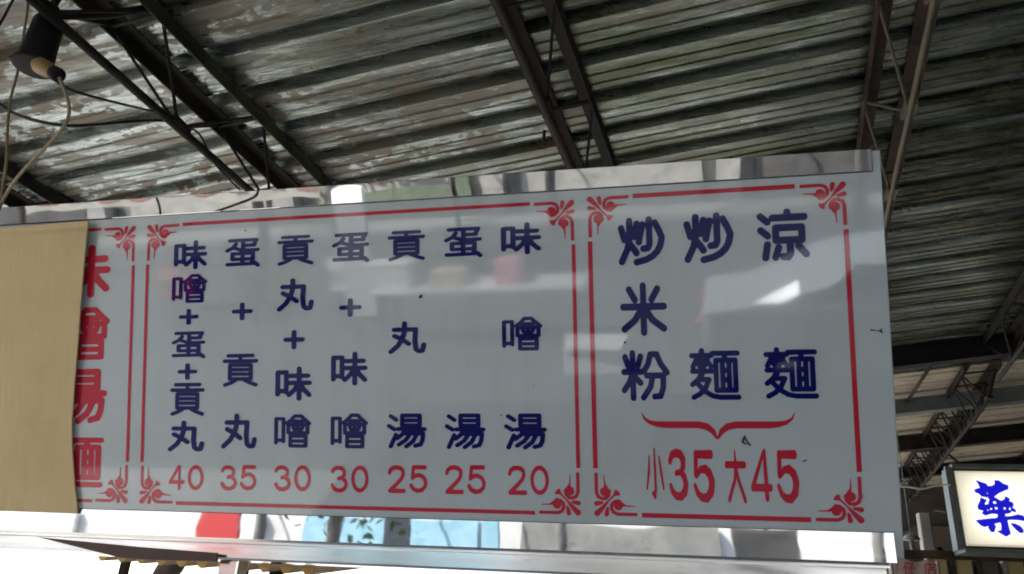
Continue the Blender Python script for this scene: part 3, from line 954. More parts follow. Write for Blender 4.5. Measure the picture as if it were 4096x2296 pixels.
# scalloped edge of an old corrugated awning behind the beam
aw_root = empty('plastic_awning', (-1.75, 2.6, 1.8))
prop(aw_root, 'amber corrugated awning sheet with a scalloped edge hanging below the steel beam', 'awning')
vs, fs = [], []
na, nb = 80, 8
for i in range(na + 1):
    x = -2.06 + 0.86 * i / na
    for j in range(nb + 1):
        y = 2.52 + 1.6 * j / nb
        vs.append((x, y, 1.782 + 0.0165 * math.sin(2 * math.pi * (x + 2.06) / 0.0765) + 0.14 * (y - 2.52) - 0.02 * (x + 1.7)))
for i in range(na):
    for j in range(nb):
        a = i * (nb + 1) + j
        fs.append((a, a + nb + 1, a + nb + 2, a + 1))
M_AWN = noisy('amber_sheet', (0.24, 0.15, 0.07), (0.34, 0.23, 0.11), 6, 0.5)
k_ = N(M_AWN)
tr_ = k_.n('ShaderNodeBsdfTranslucent'); tr_.inputs[0].default_value = (0.55, 0.36, 0.14, 1)
mx_ = k_.n('ShaderNodeMixShader'); mx_.inputs[0].default_value = 0.55
k_.l(k_.p.outputs[0], mx_.inputs[1]); k_.l(tr_.outputs[0], mx_.inputs[2])
k_.l(mx_.outputs[0], k_.t.nodes['Material Output'].inputs[0])
o = wpart('sheet', B().add(vs, fs), M_AWN, aw_root)
for y in (2.75, 3.6):
    b = B(); b.bar((-2.1, y, 1.83 + 0.14 * (y - 2.52)), (-1.15, y, 1.83 + 0.14 * (y - 2.52) - 0.02), 0.03)
    wpart('purlin', b, M_RUST, aw_root)
b = B(); b.prism([(p[0], p[2]) for p in (aty(150, 2148, 2.29), aty(240, 2170, 2.29), aty(480, 2231, 2.29), aty(600, 2240, 2.29), aty(868, 2246, 2.29), aty(870, 2212, 2.29), aty(560, 2188, 2.29))], 2.286, 2.296)  # brown plate standing in for the awning's reflection in the glossy beam
wpart('beam_reflection', b, noisy('red_brown_reflection', (0.075, 0.04, 0.032), (0.12, 0.07, 0.055), 8, 0.7), aw_root)
for x, y in ((-2.08, 3.6), (-1.17, 3.6), (-2.08, 2.75), (-1.17, 2.75)):
    b = B(); b.bar((x, y, 0.12), (x, y, 1.83 + 0.14 * (y - 2.52)), 0.026)
    if x < -2:
        wpart('awning_post', b, M_RUST, aw_root)

# ------------------------------------------------------------------ lamp housing and cables, upper left
def lamp():
    yl = 1.50
    top, bot = aty(198, 85, yl), aty(128, 285, yl)
    ax = (bot - top); L = np.linalg.norm(ax); ax = ax / L
    t = empty('lamp_housing', tuple(top))
    prop(t, 'black lamp housing with an amber socket hanging from the truss with the mossy chord', 'lamp')
    b = B(True)
    b.lathe([(0.018, -0.012), (0.038, 0.0), (0.042, 0.012), (0.045, L * 0.5), (0.048, L * 0.82), (0.047, L * 0.84)], 24, ax, top)
    wpart('housing', b, M_BLACK, t)
    b = B(True)
    b.lathe([(0.055, L * 0.84), (0.058, L * 0.86), (0.058, L * 0.91), (0.052, L * 0.93)], 24, ax, top)
    wpart('flange', b, M_BLACK, t)
    e = aty(62, 232, yl - 0.03)
    b = B(); b.bar(e - np.array([0.012, 0, 0]), e + np.array([0.03, 0.0, -0.003]), 0.02, 0.006)
    wpart('clip', b, M_BLACK, t)
    s0, s1 = aty(160, 262, yl - 0.035), aty(232, 300, yl - 0.05)
    d = (s1 - s0); Ls = np.linalg.norm(d); d = d / Ls
    b = B(True); b.lathe([(0.017, -0.02), (0.0235, 0), (0.0235, Ls * 0.45), (0.0165, Ls * 0.52), (0.0165, Ls * 0.8)], 18, d, s0)
    wpart('socket', b, M_AMBER, t)
    b = B(True); b.lathe([(0.0195, Ls * 0.78), (0.0205, Ls * 0.82), (0.0205, Ls * 1.02), (0.014, Ls * 1.06)], 18, d, s0)
    wpart('collar', b, M_BLACK, t)
    h = aty(195, 55, yl)
    b = B(True)
    b.tube([h + np.array([0.026 * math.cos(a), 0.0, 0.028 * math.sin(a)]) for a in [i * math.pi / 10 for i in range(21)]], 0.009, 8)
    wpart('hook', b, M_STEEL, t)
    b = B(True); b.tube([h + np.array([0, 0, 0.02]), h + np.array([0.012, 0, 0.06])], 0.012, 8)
    wpart('hanger', b, M_STEEL, t)
lamp()

b = B(True); b.tube([aty(186, 66, 1.47), aty(420, 60, 1.6), aty(700, 18, 1.8), aty(1040, -40, 2.0)], [0.011, 0.014, 0.014, 0.012], 8)
prop(obj('brace_rod', b, M_STEEL), 'dark brace rod crossing the mossy truss above the lamp housing', 'brace')

def cable(name_label, pix, r, material, k=7):
    pts = spline([aty(x, y, yy) for x, y, yy in pix], k)
    b = B(True)
    b.tube(pts, r, 8)
    o = obj('cable', b, material)
    prop(o, name_label, 'cable', 'cables under the canopy')
cable('thin black cable from the amber socket to the truss', [(208, 312, 1.46), (280, 358, 1.5), (400, 394, 1.58), (520, 424, 1.7), (612, 446, 1.82)], 0.0042, M_CABLEB)
cable('black cable sagging from the truss away past the lamp housing', [(-120, 330, 1.6), (0, 418, 1.62), (60, 455, 1.64), (150, 484, 1.66), (260, 502, 1.7), (370, 500, 1.76), (500, 489, 1.86), (650, 482, 1.98), (715, 498, 2.0)], 0.0055, M_CABLEB)
cable('yellowed cable looping down from the amber socket', [(238, 312, 1.44), (262, 370, 1.44), (277, 435, 1.45), (262, 495, 1.46), (200, 570, 1.5), (130, 642, 1.54), (65, 715, 1.58), (20, 785, 1.62), (-10, 850, 1.64)], 0.0048, M_CABLEY)
cable('yellowed cable hanging straight behind the lamp housing', [(112, -40, 1.56), (110, 40, 1.56), (96, 130, 1.57), (72, 280, 1.58), (42, 400, 1.59), (30, 520, 1.6), (26, 640, 1.6), (8, 760, 1.62), (-6, 840, 1.63)], 0.0042, M_CABLEY)
cable('thin dark cable at the corner above the lamp housing', [(-20, 130, 1.5), (20, 60, 1.52), (62, -20, 1.55)], 0.0042, M_CABLEB)
cable('pair of dark wires dropping beside the mossy truss', [(735, 500, 2.02), (800, 540, 2.1), (850, 640, 2.2), (900, 700, 2.25), (960, 760, 2.3)], 0.004, M_CABLEB)
# loose end of a wire hanging at the middle truss
b = B(True); b.tube([roof(2178, 520, 0.2), roof(2176, 545, 0.22), roof(2172, 568, 0.24)], 0.006, 6)
prop(obj('wire_stub', b, M_RUST), 'short rusty wire stub hanging from the brown truss behind the board', 'wire')

# ------------------------------------------------------------------ the lit shop sign
LY = 7.0
a0, a1, a2, a3 = aty(3824, 1884, LY), aty(4150, 1880, LY), aty(4130, 2178, LY), aty(3867, 2181, LY)
x0, z0, z1 = (a0[0] + a3[0]) / 2, a3[2], a0[2] + 0.004
SX = 0.78
lit = empty('shop_light_box', (x0 + SX / 2, LY, z0))
prop(lit, 'lit white shop light box with a large blue Chinese character', 'sign')
def glow(name, c, s):
    m = mat(name, c, 0.4, emit=c, es=s)
    k_ = N(m)
    # tubes behind the acrylic: brightest in the middle of the box, weaker at its walls
    v_ = k_.coords((1, 1, 1), kind='Generated')
    gr = k_.n('ShaderNodeSeparateXYZ'); k_.l(v_, gr.inputs[0])
    fx = k_.math('MULTIPLY', gr.outputs[0], k_.math('SUBTRACT', 1.0, gr.outputs[0]))
    fz = k_.math('MULTIPLY', gr.outputs[2], k_.math('SUBTRACT', 1.0, gr.outputs[2]))
    f_ = k_.math('POWER', k_.math('MULTIPLY', k_.math('MULTIPLY', fx, fz), 16.0), 0.42)
    k_.set('Emission Strength', k_.math('MULTIPLY', k_.math('ADD', f_, 0.22), s))
    return m
M_GLOW = glow('lit_acrylic', (1.0, 0.93, 0.72), 0.30)
M_GLOWRIM = mat('lit_acrylic_rim', (0.8, 0.75, 0.6), 0.4, emit=(1.0, 0.93, 0.75), es=0.12)
M_BLUELIT = mat('lit_blue_film', (0.01, 0.01, 0.30), 0.4, emit=(0.0, 0.0, 0.9), es=0.16)
b = B(); b.bbox(x0, x0 + SX, LY, LY + 0.05, z0, z1, 0.012)
wpart('face', b, M_GLOW, lit)
M_FRAME = noisy('green_grey_aluminium', (0.06, 0.072, 0.062), (0.11, 0.125, 0.11), 8, 0.5, 0.2)
for nm, bxs in (('frame_side', (x0 - 0.075, x0 - 0.034, LY - 0.015, LY + 0.02, z0 - 0.035, z1 + 0.03)), ('frame_return', (x0 - 0.032, x0 - 0.001, LY + 0.03, LY + 0.28, z0 - 0.02, z1 + 0.02)),
                ('frame_top', (x0 - 0.025, x0 + SX + 0.06, LY - 0.02, LY + 0.28, z1 + 0.0205, z1 + 0.05)), ('frame_bottom', (x0 - 0.025, x0 + SX + 0.06, LY - 0.02, LY + 0.28, z0 - 0.05, z0 - 0.0205)),
                ('back', (x0, x0 + SX, LY + 0.06, LY + 0.27, z0, z1))):
    b = B(); b.box(*bxs)
    wpart(nm, b, M_FRAME, lit)
# the brush-written character, traced as stroke outlines
def P5(pts):
    return [(p[0], p[1]) for p in pts]
YAO = [
    [(1235, 365), (1290, 385), (1340, 400), (1355, 430), (1410, 428), (1450, 405), (1455, 360), (1500, 362), (1545, 400), (1595, 415), (1590, 450), (1520, 478), (1470, 500), (1440, 520), (1400, 545), (1395, 555),
     (1360, 580), (1340, 560), (1352, 480), (1330, 495), (1325, 550), (1265, 540), (1240, 510), (1200, 495), (1200, 470), (1270, 450), (1255, 400)],
    [(1255, 565), (1310, 590), (1285, 620), (1270, 650), (1330, 640), (1345, 600), (1380, 540), (1420, 560), (1480, 600), (1530, 580), (1545, 545), (1585, 570), (1565, 600), (1610, 610), (1615, 640), (1590, 665), (1625, 690), (1628, 715),
     (1580, 700), (1560, 725), (1500, 735), (1490, 760), (1500, 775), (1560, 772), (1650, 750), (1700, 760), (1735, 790), (1735, 815), (1640, 800), (1560, 800), (1510, 805), (1512, 880), (1520, 960), (1465, 990),
     (1425, 965), (1385, 940), (1430, 930), (1440, 880), (1435, 830), (1360, 850), (1320, 865), (1345, 860), (1365, 880), (1335, 945), (1300, 940), (1285, 900), (1295, 870), (1240, 890), (1200, 875), (1155, 825),
     (1300, 805), (1400, 795), (1420, 770), (1420, 740), (1360, 735), (1310, 745), (1275, 760), (1240, 740), (1270, 705), (1205, 695), (1200, 665), (1235, 610)],
    [(1555, 850), (1600, 855), (1650, 880), (1672, 915), (1668, 940), (1640, 948), (1600, 915), (1572, 880)]]
HOLES = [[(1385, 600), (1420, 600), (1425, 625), (1390, 628)], [(1395, 665), (1428, 668), (1425, 692), (1398, 692)], [(1345, 680), (1362, 675), (1362, 695), (1330, 700)],
         [(1495, 668), (1520, 665), (1520, 690), (1498, 692)], [(1560, 670), (1580, 668), (1575, 695), (1558, 695)], [(1300, 700), (1320, 695), (1312, 715)]]
def place_flat(polys, holes, material, y, grow, name, parent, res=110):
    xs = [p[0] for q in polys for p in q]; ys = [p[1] for q in polys for p in q]
    def w(px, py):
        return aty(3500 + px / 2.911, 1800 + py / 2.911, y)
    c = w((min(xs) + max(xs)) / 2, (min(ys) + max(ys)) / 2)
    sx = (max(xs) - min(xs) + 2 * grow) / 2.911 * np.linalg.norm(w(1501, 600) - w(1500, 600)) * 2.911
    sz = (max(ys) - min(ys) + 2 * grow) / 2.911 * np.linalg.norm(w(1500, 601) - w(1500, 600)) * 2.911
    me_ = flat_mesh(name, (), polys, holes=holes, res=res, grow=grow)
    me_.materials.append(material)
    o_ = obj(name, me_, None, parent)
    o_.location = (c[0] - parent.location[0], c[1] - parent.location[1], c[2] - parent.location[2])
    o_.scale = (sx, 1, sz)
    return o_
M_LETTERBACK = mat('white_letter_back', (0.8, 0.8, 0.76), 0.4, emit=(1, 0.98, 0.92), es=0.3)
yo = place_flat(YAO, (), M_LETTERBACK, LY - 0.008, 26, 'character_backing', lit)
place_flat(YAO, HOLES, M_BLUELIT, LY - 0.016, 7.0, 'character', lit)

# wire in front of the light box
pts = spline([aty(3600, 1945, 6.5), aty(3640, 1948, 6.6), aty(3690, 1955, 6.7), aty(3740, 1943, 6.8), aty(3797, 1940, 6.95)], 6)
b = B(True); b.tube(pts, 0.007, 6)
prop(obj('cable', b, M_CABLEW), 'thin white cable running into the side of the lit shop sign', 'cable', 'cables under the canopy')

# ------------------------------------------------------------------ the dim shop front below and behind the light box
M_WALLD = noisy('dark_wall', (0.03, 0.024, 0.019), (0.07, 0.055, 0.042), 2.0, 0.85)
shop = empty('lane_shop', (4.0, 11.8, 0.12))
prop(shop, 'dim brown shop front at the end of the roofed lane behind the lit sign', 'shop')
xl = aty(3400, 2250, 11.8)[0]
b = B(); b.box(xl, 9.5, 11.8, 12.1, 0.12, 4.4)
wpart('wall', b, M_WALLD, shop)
for i in range(6):
    b = B(); b.box(xl + 0.12 + i * 0.9, xl + 0.9 + i * 0.9, 11.74, 11.798, 2.45, 3.3)
    wpart('transom_panel', b, noisy('transom', (0.05, 0.038, 0.026), (0.09, 0.07, 0.045), 3, 0.7) if i == 0 else bpy.data.materials['transom'], shop)
b = B(); b.box(xl, 9.5, 11.70, 11.79, 2.30, 2.42)
wpart('lintel', b, M_STEEL, shop)

side = empty('shade_building', (9, 3, 0))  # out of view, added to shade the ground and darken the right side
prop(side, 'unseen concrete building added on the right to keep that side in shade', 'building')
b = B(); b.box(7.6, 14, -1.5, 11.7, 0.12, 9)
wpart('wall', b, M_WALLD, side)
for i in range(4):
    b = B(); b.box(7.53, 7.599, -0.8 + i * 3, 1.4 + i * 3, 0.13, 2.7)
    wpart('shutter', b, M_GREENSTEEL, side)

M_PILLAR = noisy('pale_plaster', (0.22, 0.20, 0.16), (0.32, 0.30, 0.25), 4, 0.8)
pc = aty(3706, 2120, 8.2)
b = B(); b.bbox(pc[0] - 0.045, pc[0] + 0.045, 8.2, 8.32, aty(3715, 2203, 8.2)[2], aty(3690, 2050, 8.2)[2], 0.006)
b.box(pc[0] - 0.03, pc[0] + 0.03, 8.22, 8.3, 0.12, aty(3715, 2203, 8.2)[2] - 0.001)
prop(obj('plaster_pillar', b, M_PILLAR), 'short pale plaster pillar standing in the dark beside the lit sign', 'pillar')

# stall cupboard with tan doors under the light box
cup = empty('stall_cupboard', (2.6, 7.5, 0.12))
prop(cup, 'dark-framed stall cupboard with mustard panels under the lit shop sign', 'cupboard')
zt = aty(3840, 2205, 7.3)[2]
xa, xb = aty(3600, 2250, 7.3)[0], 4.2
b = B(); b.box(xa, xb, 7.3, 7.36, zt - 0.06, zt)
wpart('rail', b, M_RUST, cup)
M_MUST = noisy('mustard_board', (0.17, 0.14, 0.055), (0.26, 0.21, 0.09), 4, 0.75)
i = 0
x = xa + 0.02
while x < xb - 0.2:
    b = B(); b.bbox(x + 0.03, x + 0.15, 7.32, 7.35, 0.3, zt - 0.061, 0.004)
    wpart('panel', b, M_MUST if i % 3 else M_WALLD, cup)
    b = B(); b.box(x, x + 0.024, 7.305, 7.37, 0.12, zt - 0.061)
    wpart('post', b, M_GREENSTEEL if i % 3 == 1 else M_STEEL, cup)
    x += 0.182
    i += 1
b = B(); b.box(xa, xb, 7.375, 8.0, 0.12, zt - 0.07)
wpart('carcass', b, M_WALLD, cup)

# cloth banner with red characters, cut by the bottom of the picture
bn = empty('cloth_banner', tuple(aty(3650, 2330, 6.6)))
prop(bn, 'dirty off-white cloth banner with red Chinese characters below the board\'s end', 'banner')
c0, c1 = aty(3572, 2238, 6.6), aty(3745, 2246, 6.6)
zt_ = c0[2]
vs, fs = [], []
nx_, nz_ = 24, 8
for j in range(nz_ + 1):
    for i in range(nx_ + 1):
        f = i / nx_
        x = c0[0] + (c1[0] - c0[0]) * f
        top = zt_ - 0.05 * max(0, f - 0.75) * 4 * 0.5 + 0.01 * math.sin(f * 9)
        z = top - (0.32) * j / nz_
        vs.append((x, 6.6 + 0.008 * math.sin(f * 14 + j * 0.4), z))
for j in range(nz_):
    for i in range(nx_):
        a = j * (nx_ + 1) + i
        fs.append((a, a + nx_ + 1, a + nx_ + 2, a + 1))
M_CLOTH = noisy('dirty_cloth', (0.28, 0.22, 0.185), (0.38, 0.31, 0.26), 5, 0.9)
wpart('cloth', B().add(vs, fs), M_CLOTH, bn)
M_REDP = mat('red_paint', (0.30, 0.02, 0.03), 0.7)
for key, x_0, x_1 in (('zai', 3607, 3660), ('dian', 3690, 3742)):
    p0_, p1_ = aty(x_0, 2246, 6.58), aty(x_1, 2246, 6.58)
    w_ = p1_[0] - p0_[0]
    o_ = bpy.data.objects.new('character', glyph(key, M_REDP))
    COL.objects.link(o_); o_.parent = bn
    o_.location = ((p0_[0] + p1_[0]) / 2 - bn.location[0], 6.575 - bn.location[1], p0_[2] - w_ * 0.55 - bn.location[2])
    o_.scale = (w_, 1, w_ * 1.05)
for x in (c0[0] - 0.01, c1[0] + 0.01):
    b = B(True); b.tube([(x, 6.62, 0.12), (x, 6.62, zt_ + 0.0)], 0.012, 8)
    wpart('pole', b, M_STEEL, bn)

# small lamp cap between the board and the pillar
q = aty(3645, 2155, 8.0)
b = B(True); b.lathe([(0.01, 0.05), (0.05, 0.03), (0.075, 0.0), (0.07, -0.012), (0.02, -0.01), (0.02, -0.09), (0.012, -0.1)], 16, None, q)
b.tube([q + np.array([0, 0, 0.04]), (q[0], q[1], roof_z(q[0], q[1]) - 0.1)], 0.005, 6)
prop(obj('pendant_lamp', b, M_GREENSTEEL), 'small unlit pendant lamp hanging in the dark beside the pale pillar', 'lamp')

# ------------------------------------------------------------------ sunlit place beyond the stall, seen below the board
M_WHITEW = noisy('white_render', (0.62, 0.61, 0.58), (0.74, 0.73, 0.70), 0.8, 0.85)
M_GLASSD = mat('window_glass', (0.03, 0.036, 0.036), 0.12, spec=0.25)
tr = empty('tree_trunk', (-2.4, 3.6, 0.12))
b = B(True)
b.tube(spline([aty(640, 2400, 3.3), aty(655, 2300, 3.3), aty(690, 2262, 3.3), aty(715, 2225, 3.3), aty(735, 2150, 3.3), aty(740, 2000, 3.3)], 4), [0.05 + 0.002 * math.sin(i) for i in range(21)], 10)
b.tube([aty(640, 2400, 3.3), (aty(620, 2500, 3.3)[0], 3.3, 0.1)], 0.055, 10)
wpart('stem', b, noisy('brown_bark', (0.07, 0.05, 0.04), (0.14, 0.10, 0.075), 9, 0.9, bump=0.6), tr)
prop(tr, 'bent brown pole-like trunk below the steel beam beside the scalloped awning', 'trunk')

# ------------------------------------------------------------------ the street behind the viewer (seen in the acrylic and the polished trim)
opp = empty('street_shophouse', (-2, -15, 0))
prop(opp, 'row of shophouses across the street, mirrored in the menu board', 'building')
M_TILEW = noisy('tiled_facade', (0.55, 0.54, 0.51), (0.66, 0.64, 0.61), 2.0, 0.6)
M_SHUT = noisy('grey_shutter', (0.16, 0.16, 0.15), (0.24, 0.23, 0.21), 2, 0.6)
M_DARKIN = noisy('dark_interior', (0.03, 0.03, 0.03), (0.07, 0.065, 0.06), 1.0, 0.8)
b = B(); b.box(-32, 26, -24, -17, 3.2, 13)
wpart('upper_wall', b, M_TILEW, opp)
b = B(); b.box(-32, 26, -24, -17.6, 0, 3.2)
wpart('back_wall', b, M_SHUT, opp)
M_BLUEAWN = noisy('blue_awning', (0.22, 0.42, 0.52), (0.32, 0.52, 0.62), 3, 0.6)
M_GREENAWN = noisy('green_awning', (0.06, 0.08, 0.055), (0.10, 0.12, 0.08), 3, 0.7)
for i in range(9):
    x = -30 + i * 6.2
    b = B(); b.box(x - 0.3, x + 0.3, -17.5, -16.9, 0, 3.2)
    wpart('column', b, M_SHUT, opp)
    b = B(); b.box(x + 0.6, x + 5.6, -16.95, -16.8, 3.25, 4.2)
    wpart('fascia', b, (M_SHUT, M_WHITEW, M_WHITEW, M_BLUEAWN)[i % 4], opp)
    b = B(); b.box(x + 0.7, x + 5.5, -17.58, -17.3, 0.0, 2.7)
    wpart('shutter', b, (M_SHUT, M_DARKIN, M_SHUT, M_GREENAWN)[i % 4], opp)
    for j in range(3):
        b = B(); b.box(x + 0.9, x + 5.2, -16.99, -16.93, 5.2 + j * 2.6, 6.6 + j * 2.6)
        wpart('window', b, M_GLASSD, opp)

# white hanging banner with red lettering on the other side
rb = empty('street_banner', (-9.5, -11, 0))
prop(rb, 'white street banner with blurred red lettering, mirrored in the top steel trim', 'banner')
b = B(); b.box(-14.5, -4.6, -11.05, -11.0, 1.55, 2.6)
wpart('cloth', b, noisy('weathered_banner', (0.24, 0.225, 0.19), (0.32, 0.30, 0.26), 2, 0.8), rb)
M_FADED = mat('faded_red', (0.26, 0.12, 0.10), 0.8)
for i in range(12):
    b = B()
    for j in range(4):
        z = 1.72 + j * 0.17
        b.box(-14.1 + i * 0.78 + 0.03 * (j % 2), -13.6 + i * 0.78 - 0.05 * (j % 3), -10.995, -10.985, z, z + 0.07)
    b.box(-13.9 + i * 0.78, -13.82 + i * 0.78, -10.998, -10.9852, 1.7, 2.35)
    wpart('lettering', b, M_FADED, rb)
for x in (-14.6, -4.5):
    b = B(); b.box(x - 0.04, x + 0.04, -11.06, -10.98, 0, 2.7)
    wpart('pole', b, M_STEEL, rb)

def car(loc, rz, paint, label):
    t = empty('parked_car', loc, (0, 0, rz))
    prop(t, label, 'car')
    def part(nm, b_, m, par=None, smooth=True):
        o_ = obj(nm, b_, m, par or t)
        return o_
    body = [(-2.2, 0.35), (-2.25, 0.62), (-2.18, 0.92), (-1.45, 0.99), (1.0, 0.97), (1.9, 0.86), (2.22, 0.66), (2.25, 0.38), (1.75, 0.3), (-1.75, 0.3)]
    b_ = B(); 
    n = len(body)
    vs_ = []
    for y, ins in ((-0.86, 0.04), (-0.8, 0.0), (0.8, 0.0), (0.86, 0.04)):
        for x_, z_ in body:
            vs_.append((x_ * (1 - ins), y, 0.3 + (z_ - 0.3) * (1 - ins)))
    fs_ = [tuple(range(n)), tuple(range(4 * n - 1, 3 * n - 1, -1))]
    for k_ in range(3):
        fs_ += [(k_ * n + i, (k_ + 1) * n + i, (k_ + 1) * n + (i + 1) % n, k_ * n + (i + 1) % n) for i in range(n)]
    b_.add(vs_, fs_)
    part('body', b_, paint)
    cab = [(-1.7, 0.972), (-1.3, 1.19), (-0.9, 1.35), (-0.35, 1.42), (0.2, 1.41), (0.6, 1.31), (0.95, 1.12), (1.25, 0.962)]
    b_ = B(); vs_ = []
    m_ = len(cab)
    for y, k_ in ((-0.78, 0), (-0.62, 1), (0.62, 1), (0.78, 0)):
        for x_, z_ in cab:
            vs_.append((x_, y if z_ < 1.0 or True else y, z_ if k_ or z_ < 1 else 0.985 + (z_ - 0.985) * 0.12))
    fs_ = [tuple(range(m_)), tuple(range(4 * m_ - 1, 3 * m_ - 1, -1))]
    for k_ in range(3):
        fs_ += [(k_ * m_ + i, (k_ + 1) * m_ + i, (k_ + 1) * m_ + (i + 1) % m_, k_ * m_ + (i + 1) % m_) for i in range(m_)]
    b_.add(vs_, fs_)
    part('roof', b_, paint)
    for s_ in (-1, 1):
        for w0, w1 in ((-1.15, -0.32), (-0.24, 0.72)):
            b_ = B()
            y0_, y1_ = s_ * 0.775, s_ * 0.655
            za, zb_ = 1.01, 1.33
            b_.add([(w0, y0_ + s_ * .01, za), (w1, y0_ + s_ * .01, za), (w1 - 0.2 * (w1 > 0), y1_ + s_ * .01, zb_), (w0 + 0.35 * (w0 < -1), y1_ + s_ * .01, zb_)], [(0, 1, 2, 3)])
            part('window', b_, M_GLASSD)
        for xw in (-1.35, 1.38):
            b_ = B(True); b_.lathe([(0.2, -0.1), (0.3, -0.09), (0.315, -0.03), (0.315, 0.06), (0.3, 0.1), (0.2, 0.1)], 24, (0, s_, 0), (xw, s_ * 0.78, 0.315))
            w_ = part('wheel', b_, M_BLACK)
            b_ = B(True); b_.lathe([(0.2, 0.101), (0.19, 0.108), (0.05, 0.115)], 20, (0, s_, 0), (xw, s_ * 0.78, 0.315))
            obj('rim', b_, M_TRIM, w_)
        b_ = B(); b_.box(-2.262, -2.2, s_ * 0.62 - 0.16, s_ * 0.62 + 0.16, 0.66, 0.82)
        part('tail_light', b_, M_RED)
    return t
M_SILVER = mat('silver_blue_paint', (0.62, 0.68, 0.72), 0.3, 0.2)
car((2.3, -4.1, 0.0), 0.05, M_SILVER, 'silver-blue saloon car parked behind the viewer, mirrored in the menu board')

# striped canvas-less table and white boxes by the kerb, caught as bright patches in the acrylic
crt = empty('white_counter', (-2.7, -5.6, 0))
prop(crt, 'white street counter with boxes on it, mirrored in the middle of the board', 'counter')
b = B(); b.bbox(-4.1, -1.3, -6.0, -5.3, 0.74, 0.8, 0.01)
wpart('top', b, M_WHITEW, crt)
for x in (-4.0, -1.4):
    for y in (-5.9, -5.4):
        b = B(); b.box(x - 0.03, x + 0.03, y - 0.03, y + 0.03, 0, 0.739)
        wpart('leg', b, M_STEEL, crt)
random.seed(3)
M_BOXC = [mat('white_box', (0.75, 0.74, 0.7), 0.6), mat('tan_box', (0.6, 0.45, 0.3), 0.7), mat('pink_box', (0.75, 0.3, 0.35), 0.6)]
for x, w_, h, m_, c_ in ((-3.9, 0.3, 0.34, 0, 'large white'), (-3.1, 0.22, 0.2, 1, 'flat tan'), (-2.3, 0.16, 0.3, 2, 'tall pink')):
    b = B(); b.bbox(x - w_, x + w_, -5.85, -5.45, 0.801, 0.801 + h, 0.008)
    prop(obj('goods_box', b, M_BOXC[m_]), c_ + ' goods box standing on the white street counter', 'box', 'goods boxes on the street counter')

def scooter(x, y, rz, paint, label):
    t = empty('parked_scooter', (x, y, 0), (0, 0, rz))
    prop(t, label, 'scooter', 'scooters parked across the street')
    for xw in (-0.6, 0.62):
        b_ = B(True); b_.lathe([(0.13, -0.05), (0.2, -0.055), (0.235, -0.02), (0.235, 0.02), (0.2, 0.055), (0.13, 0.05)], 20, (0, 1, 0), (xw, 0, 0.235))
        w_ = obj('wheel', b_, M_BLACK, t)
        b_ = B(True); b_.lathe([(0.13, -0.03), (0.04, -0.05), (0.04, 0.05), (0.13, 0.03)], 14, (0, 1, 0), (xw, 0, 0.235))
        obj('rim', b_, M_TRIM, w_)
    b_ = B(); b_.prism([(-0.95, 0.62), (-0.9, 0.78), (-0.1, 0.72), (0.0, 0.42), (0.32, 0.36), (0.36, 0.28), (-0.15, 0.26), (-0.4, 0.36)], -0.15, 0.15)
    obj('body', b_, paint, t)
    b_ = B(); b_.prism([(0.36, 0.3), (0.3, 0.36), (0.44, 0.92), (0.54, 0.96), (0.66, 0.8), (0.6, 0.5), (0.78, 0.5), (0.74, 0.46), (0.5, 0.44)], -0.17, 0.17)
    obj('front_shield', b_, paint, t)
    b_ = B(); b_.bbox(-0.85, -0.08, -0.13, 0.13, 0.775, 0.86, 0.03)
    obj('seat', b_, M_BLACK, t)
    b_ = B(True); b_.tube([(0.3, -0.34, 1.0), (0.42, -0.2, 1.02), (0.47, 0, 0.98), (0.42, 0.2, 1.02), (0.3, 0.34, 1.0)], 0.02, 8)
    obj('handlebar', b_, M_BLACK, t)
    for s_ in (-1, 1):
        b_ = B(True); b_.tube([(0.4, s_ * 0.22, 1.02), (0.42, s_ * 0.3, 1.2)], 0.007, 6); b_.lathe([(0.03, -0.01), (0.06, 0.0), (0.055, 0.012)], 12, (-1, 0, 0), (0.42, s_ * 0.31, 1.24))
        obj('mirror', b_, M_BLACK, t)
M_REDP2 = mat('red_scooter_paint', (0.45, 0.03, 0.03), 0.25)
M_DARKP = mat('dark_scooter_paint', (0.03, 0.035, 0.045), 0.25)
for a_ in ((-8.3, -7.4, 1.3, M_REDP2, 'red scooter parked across the street beside the banner'), (-7.0, -7.5, 1.2, M_DARKP, 'dark scooter parked next to the red scooter across the street'),
           (-5.4, -7.6, 1.4, M_WHITEW, 'white scooter parked between the dark scooter and the street counter')):
    scooter(*a_)
tk = empty('street_tree', (-6.2, -9.0, 0))
prop(tk, 'street tree with a grey trunk across the street, mirrored in the steel trim', 'tree')
b = B(True); b.tube(spline([(-6.2, -9, 0), (-6.15, -9, 1.2), (-6.3, -9.05, 2.4), (-6.1, -9.0, 4.0)], 5), [0.2 - 0.006 * i for i in range(16)], 12)
wpart('trunk', b, noisy('grey_bark', (0.10, 0.09, 0.075), (0.2, 0.18, 0.15), 7, 0.9, bump=0.6), tk)
b = B()
for i in range(2600):
    d = np.array([random.gauss(0, 1), random.gauss(0, 1), random.gauss(0, 0.7)]); d = d / np.linalg.norm(d) * (random.random() ** 0.4) * 2.1
    p = np.array([-6.1, -9.0, 5.0]) + d * (1 + 0.35 * mnoise.noise(Vector(tuple(d))))
    a1_ = np.array([random.gauss(0, 1) for _ in range(3)]); a1_ = a1_ / np.linalg.norm(a1_) * 0.11
    a2_ = np.cross(a1_, [random.gauss(0, 1) for _ in range(3)]); a2_ = a2_ / np.linalg.norm(a2_) * 0.06
    b.add([p - a1_, p + a2_, p + a1_, p - a2_], [(0, 1, 2, 3)])
o_ = wpart('crown', b, noisy('leaves', (0.05, 0.09, 0.025), (0.10, 0.15, 0.045), 3, 0.6), tk)

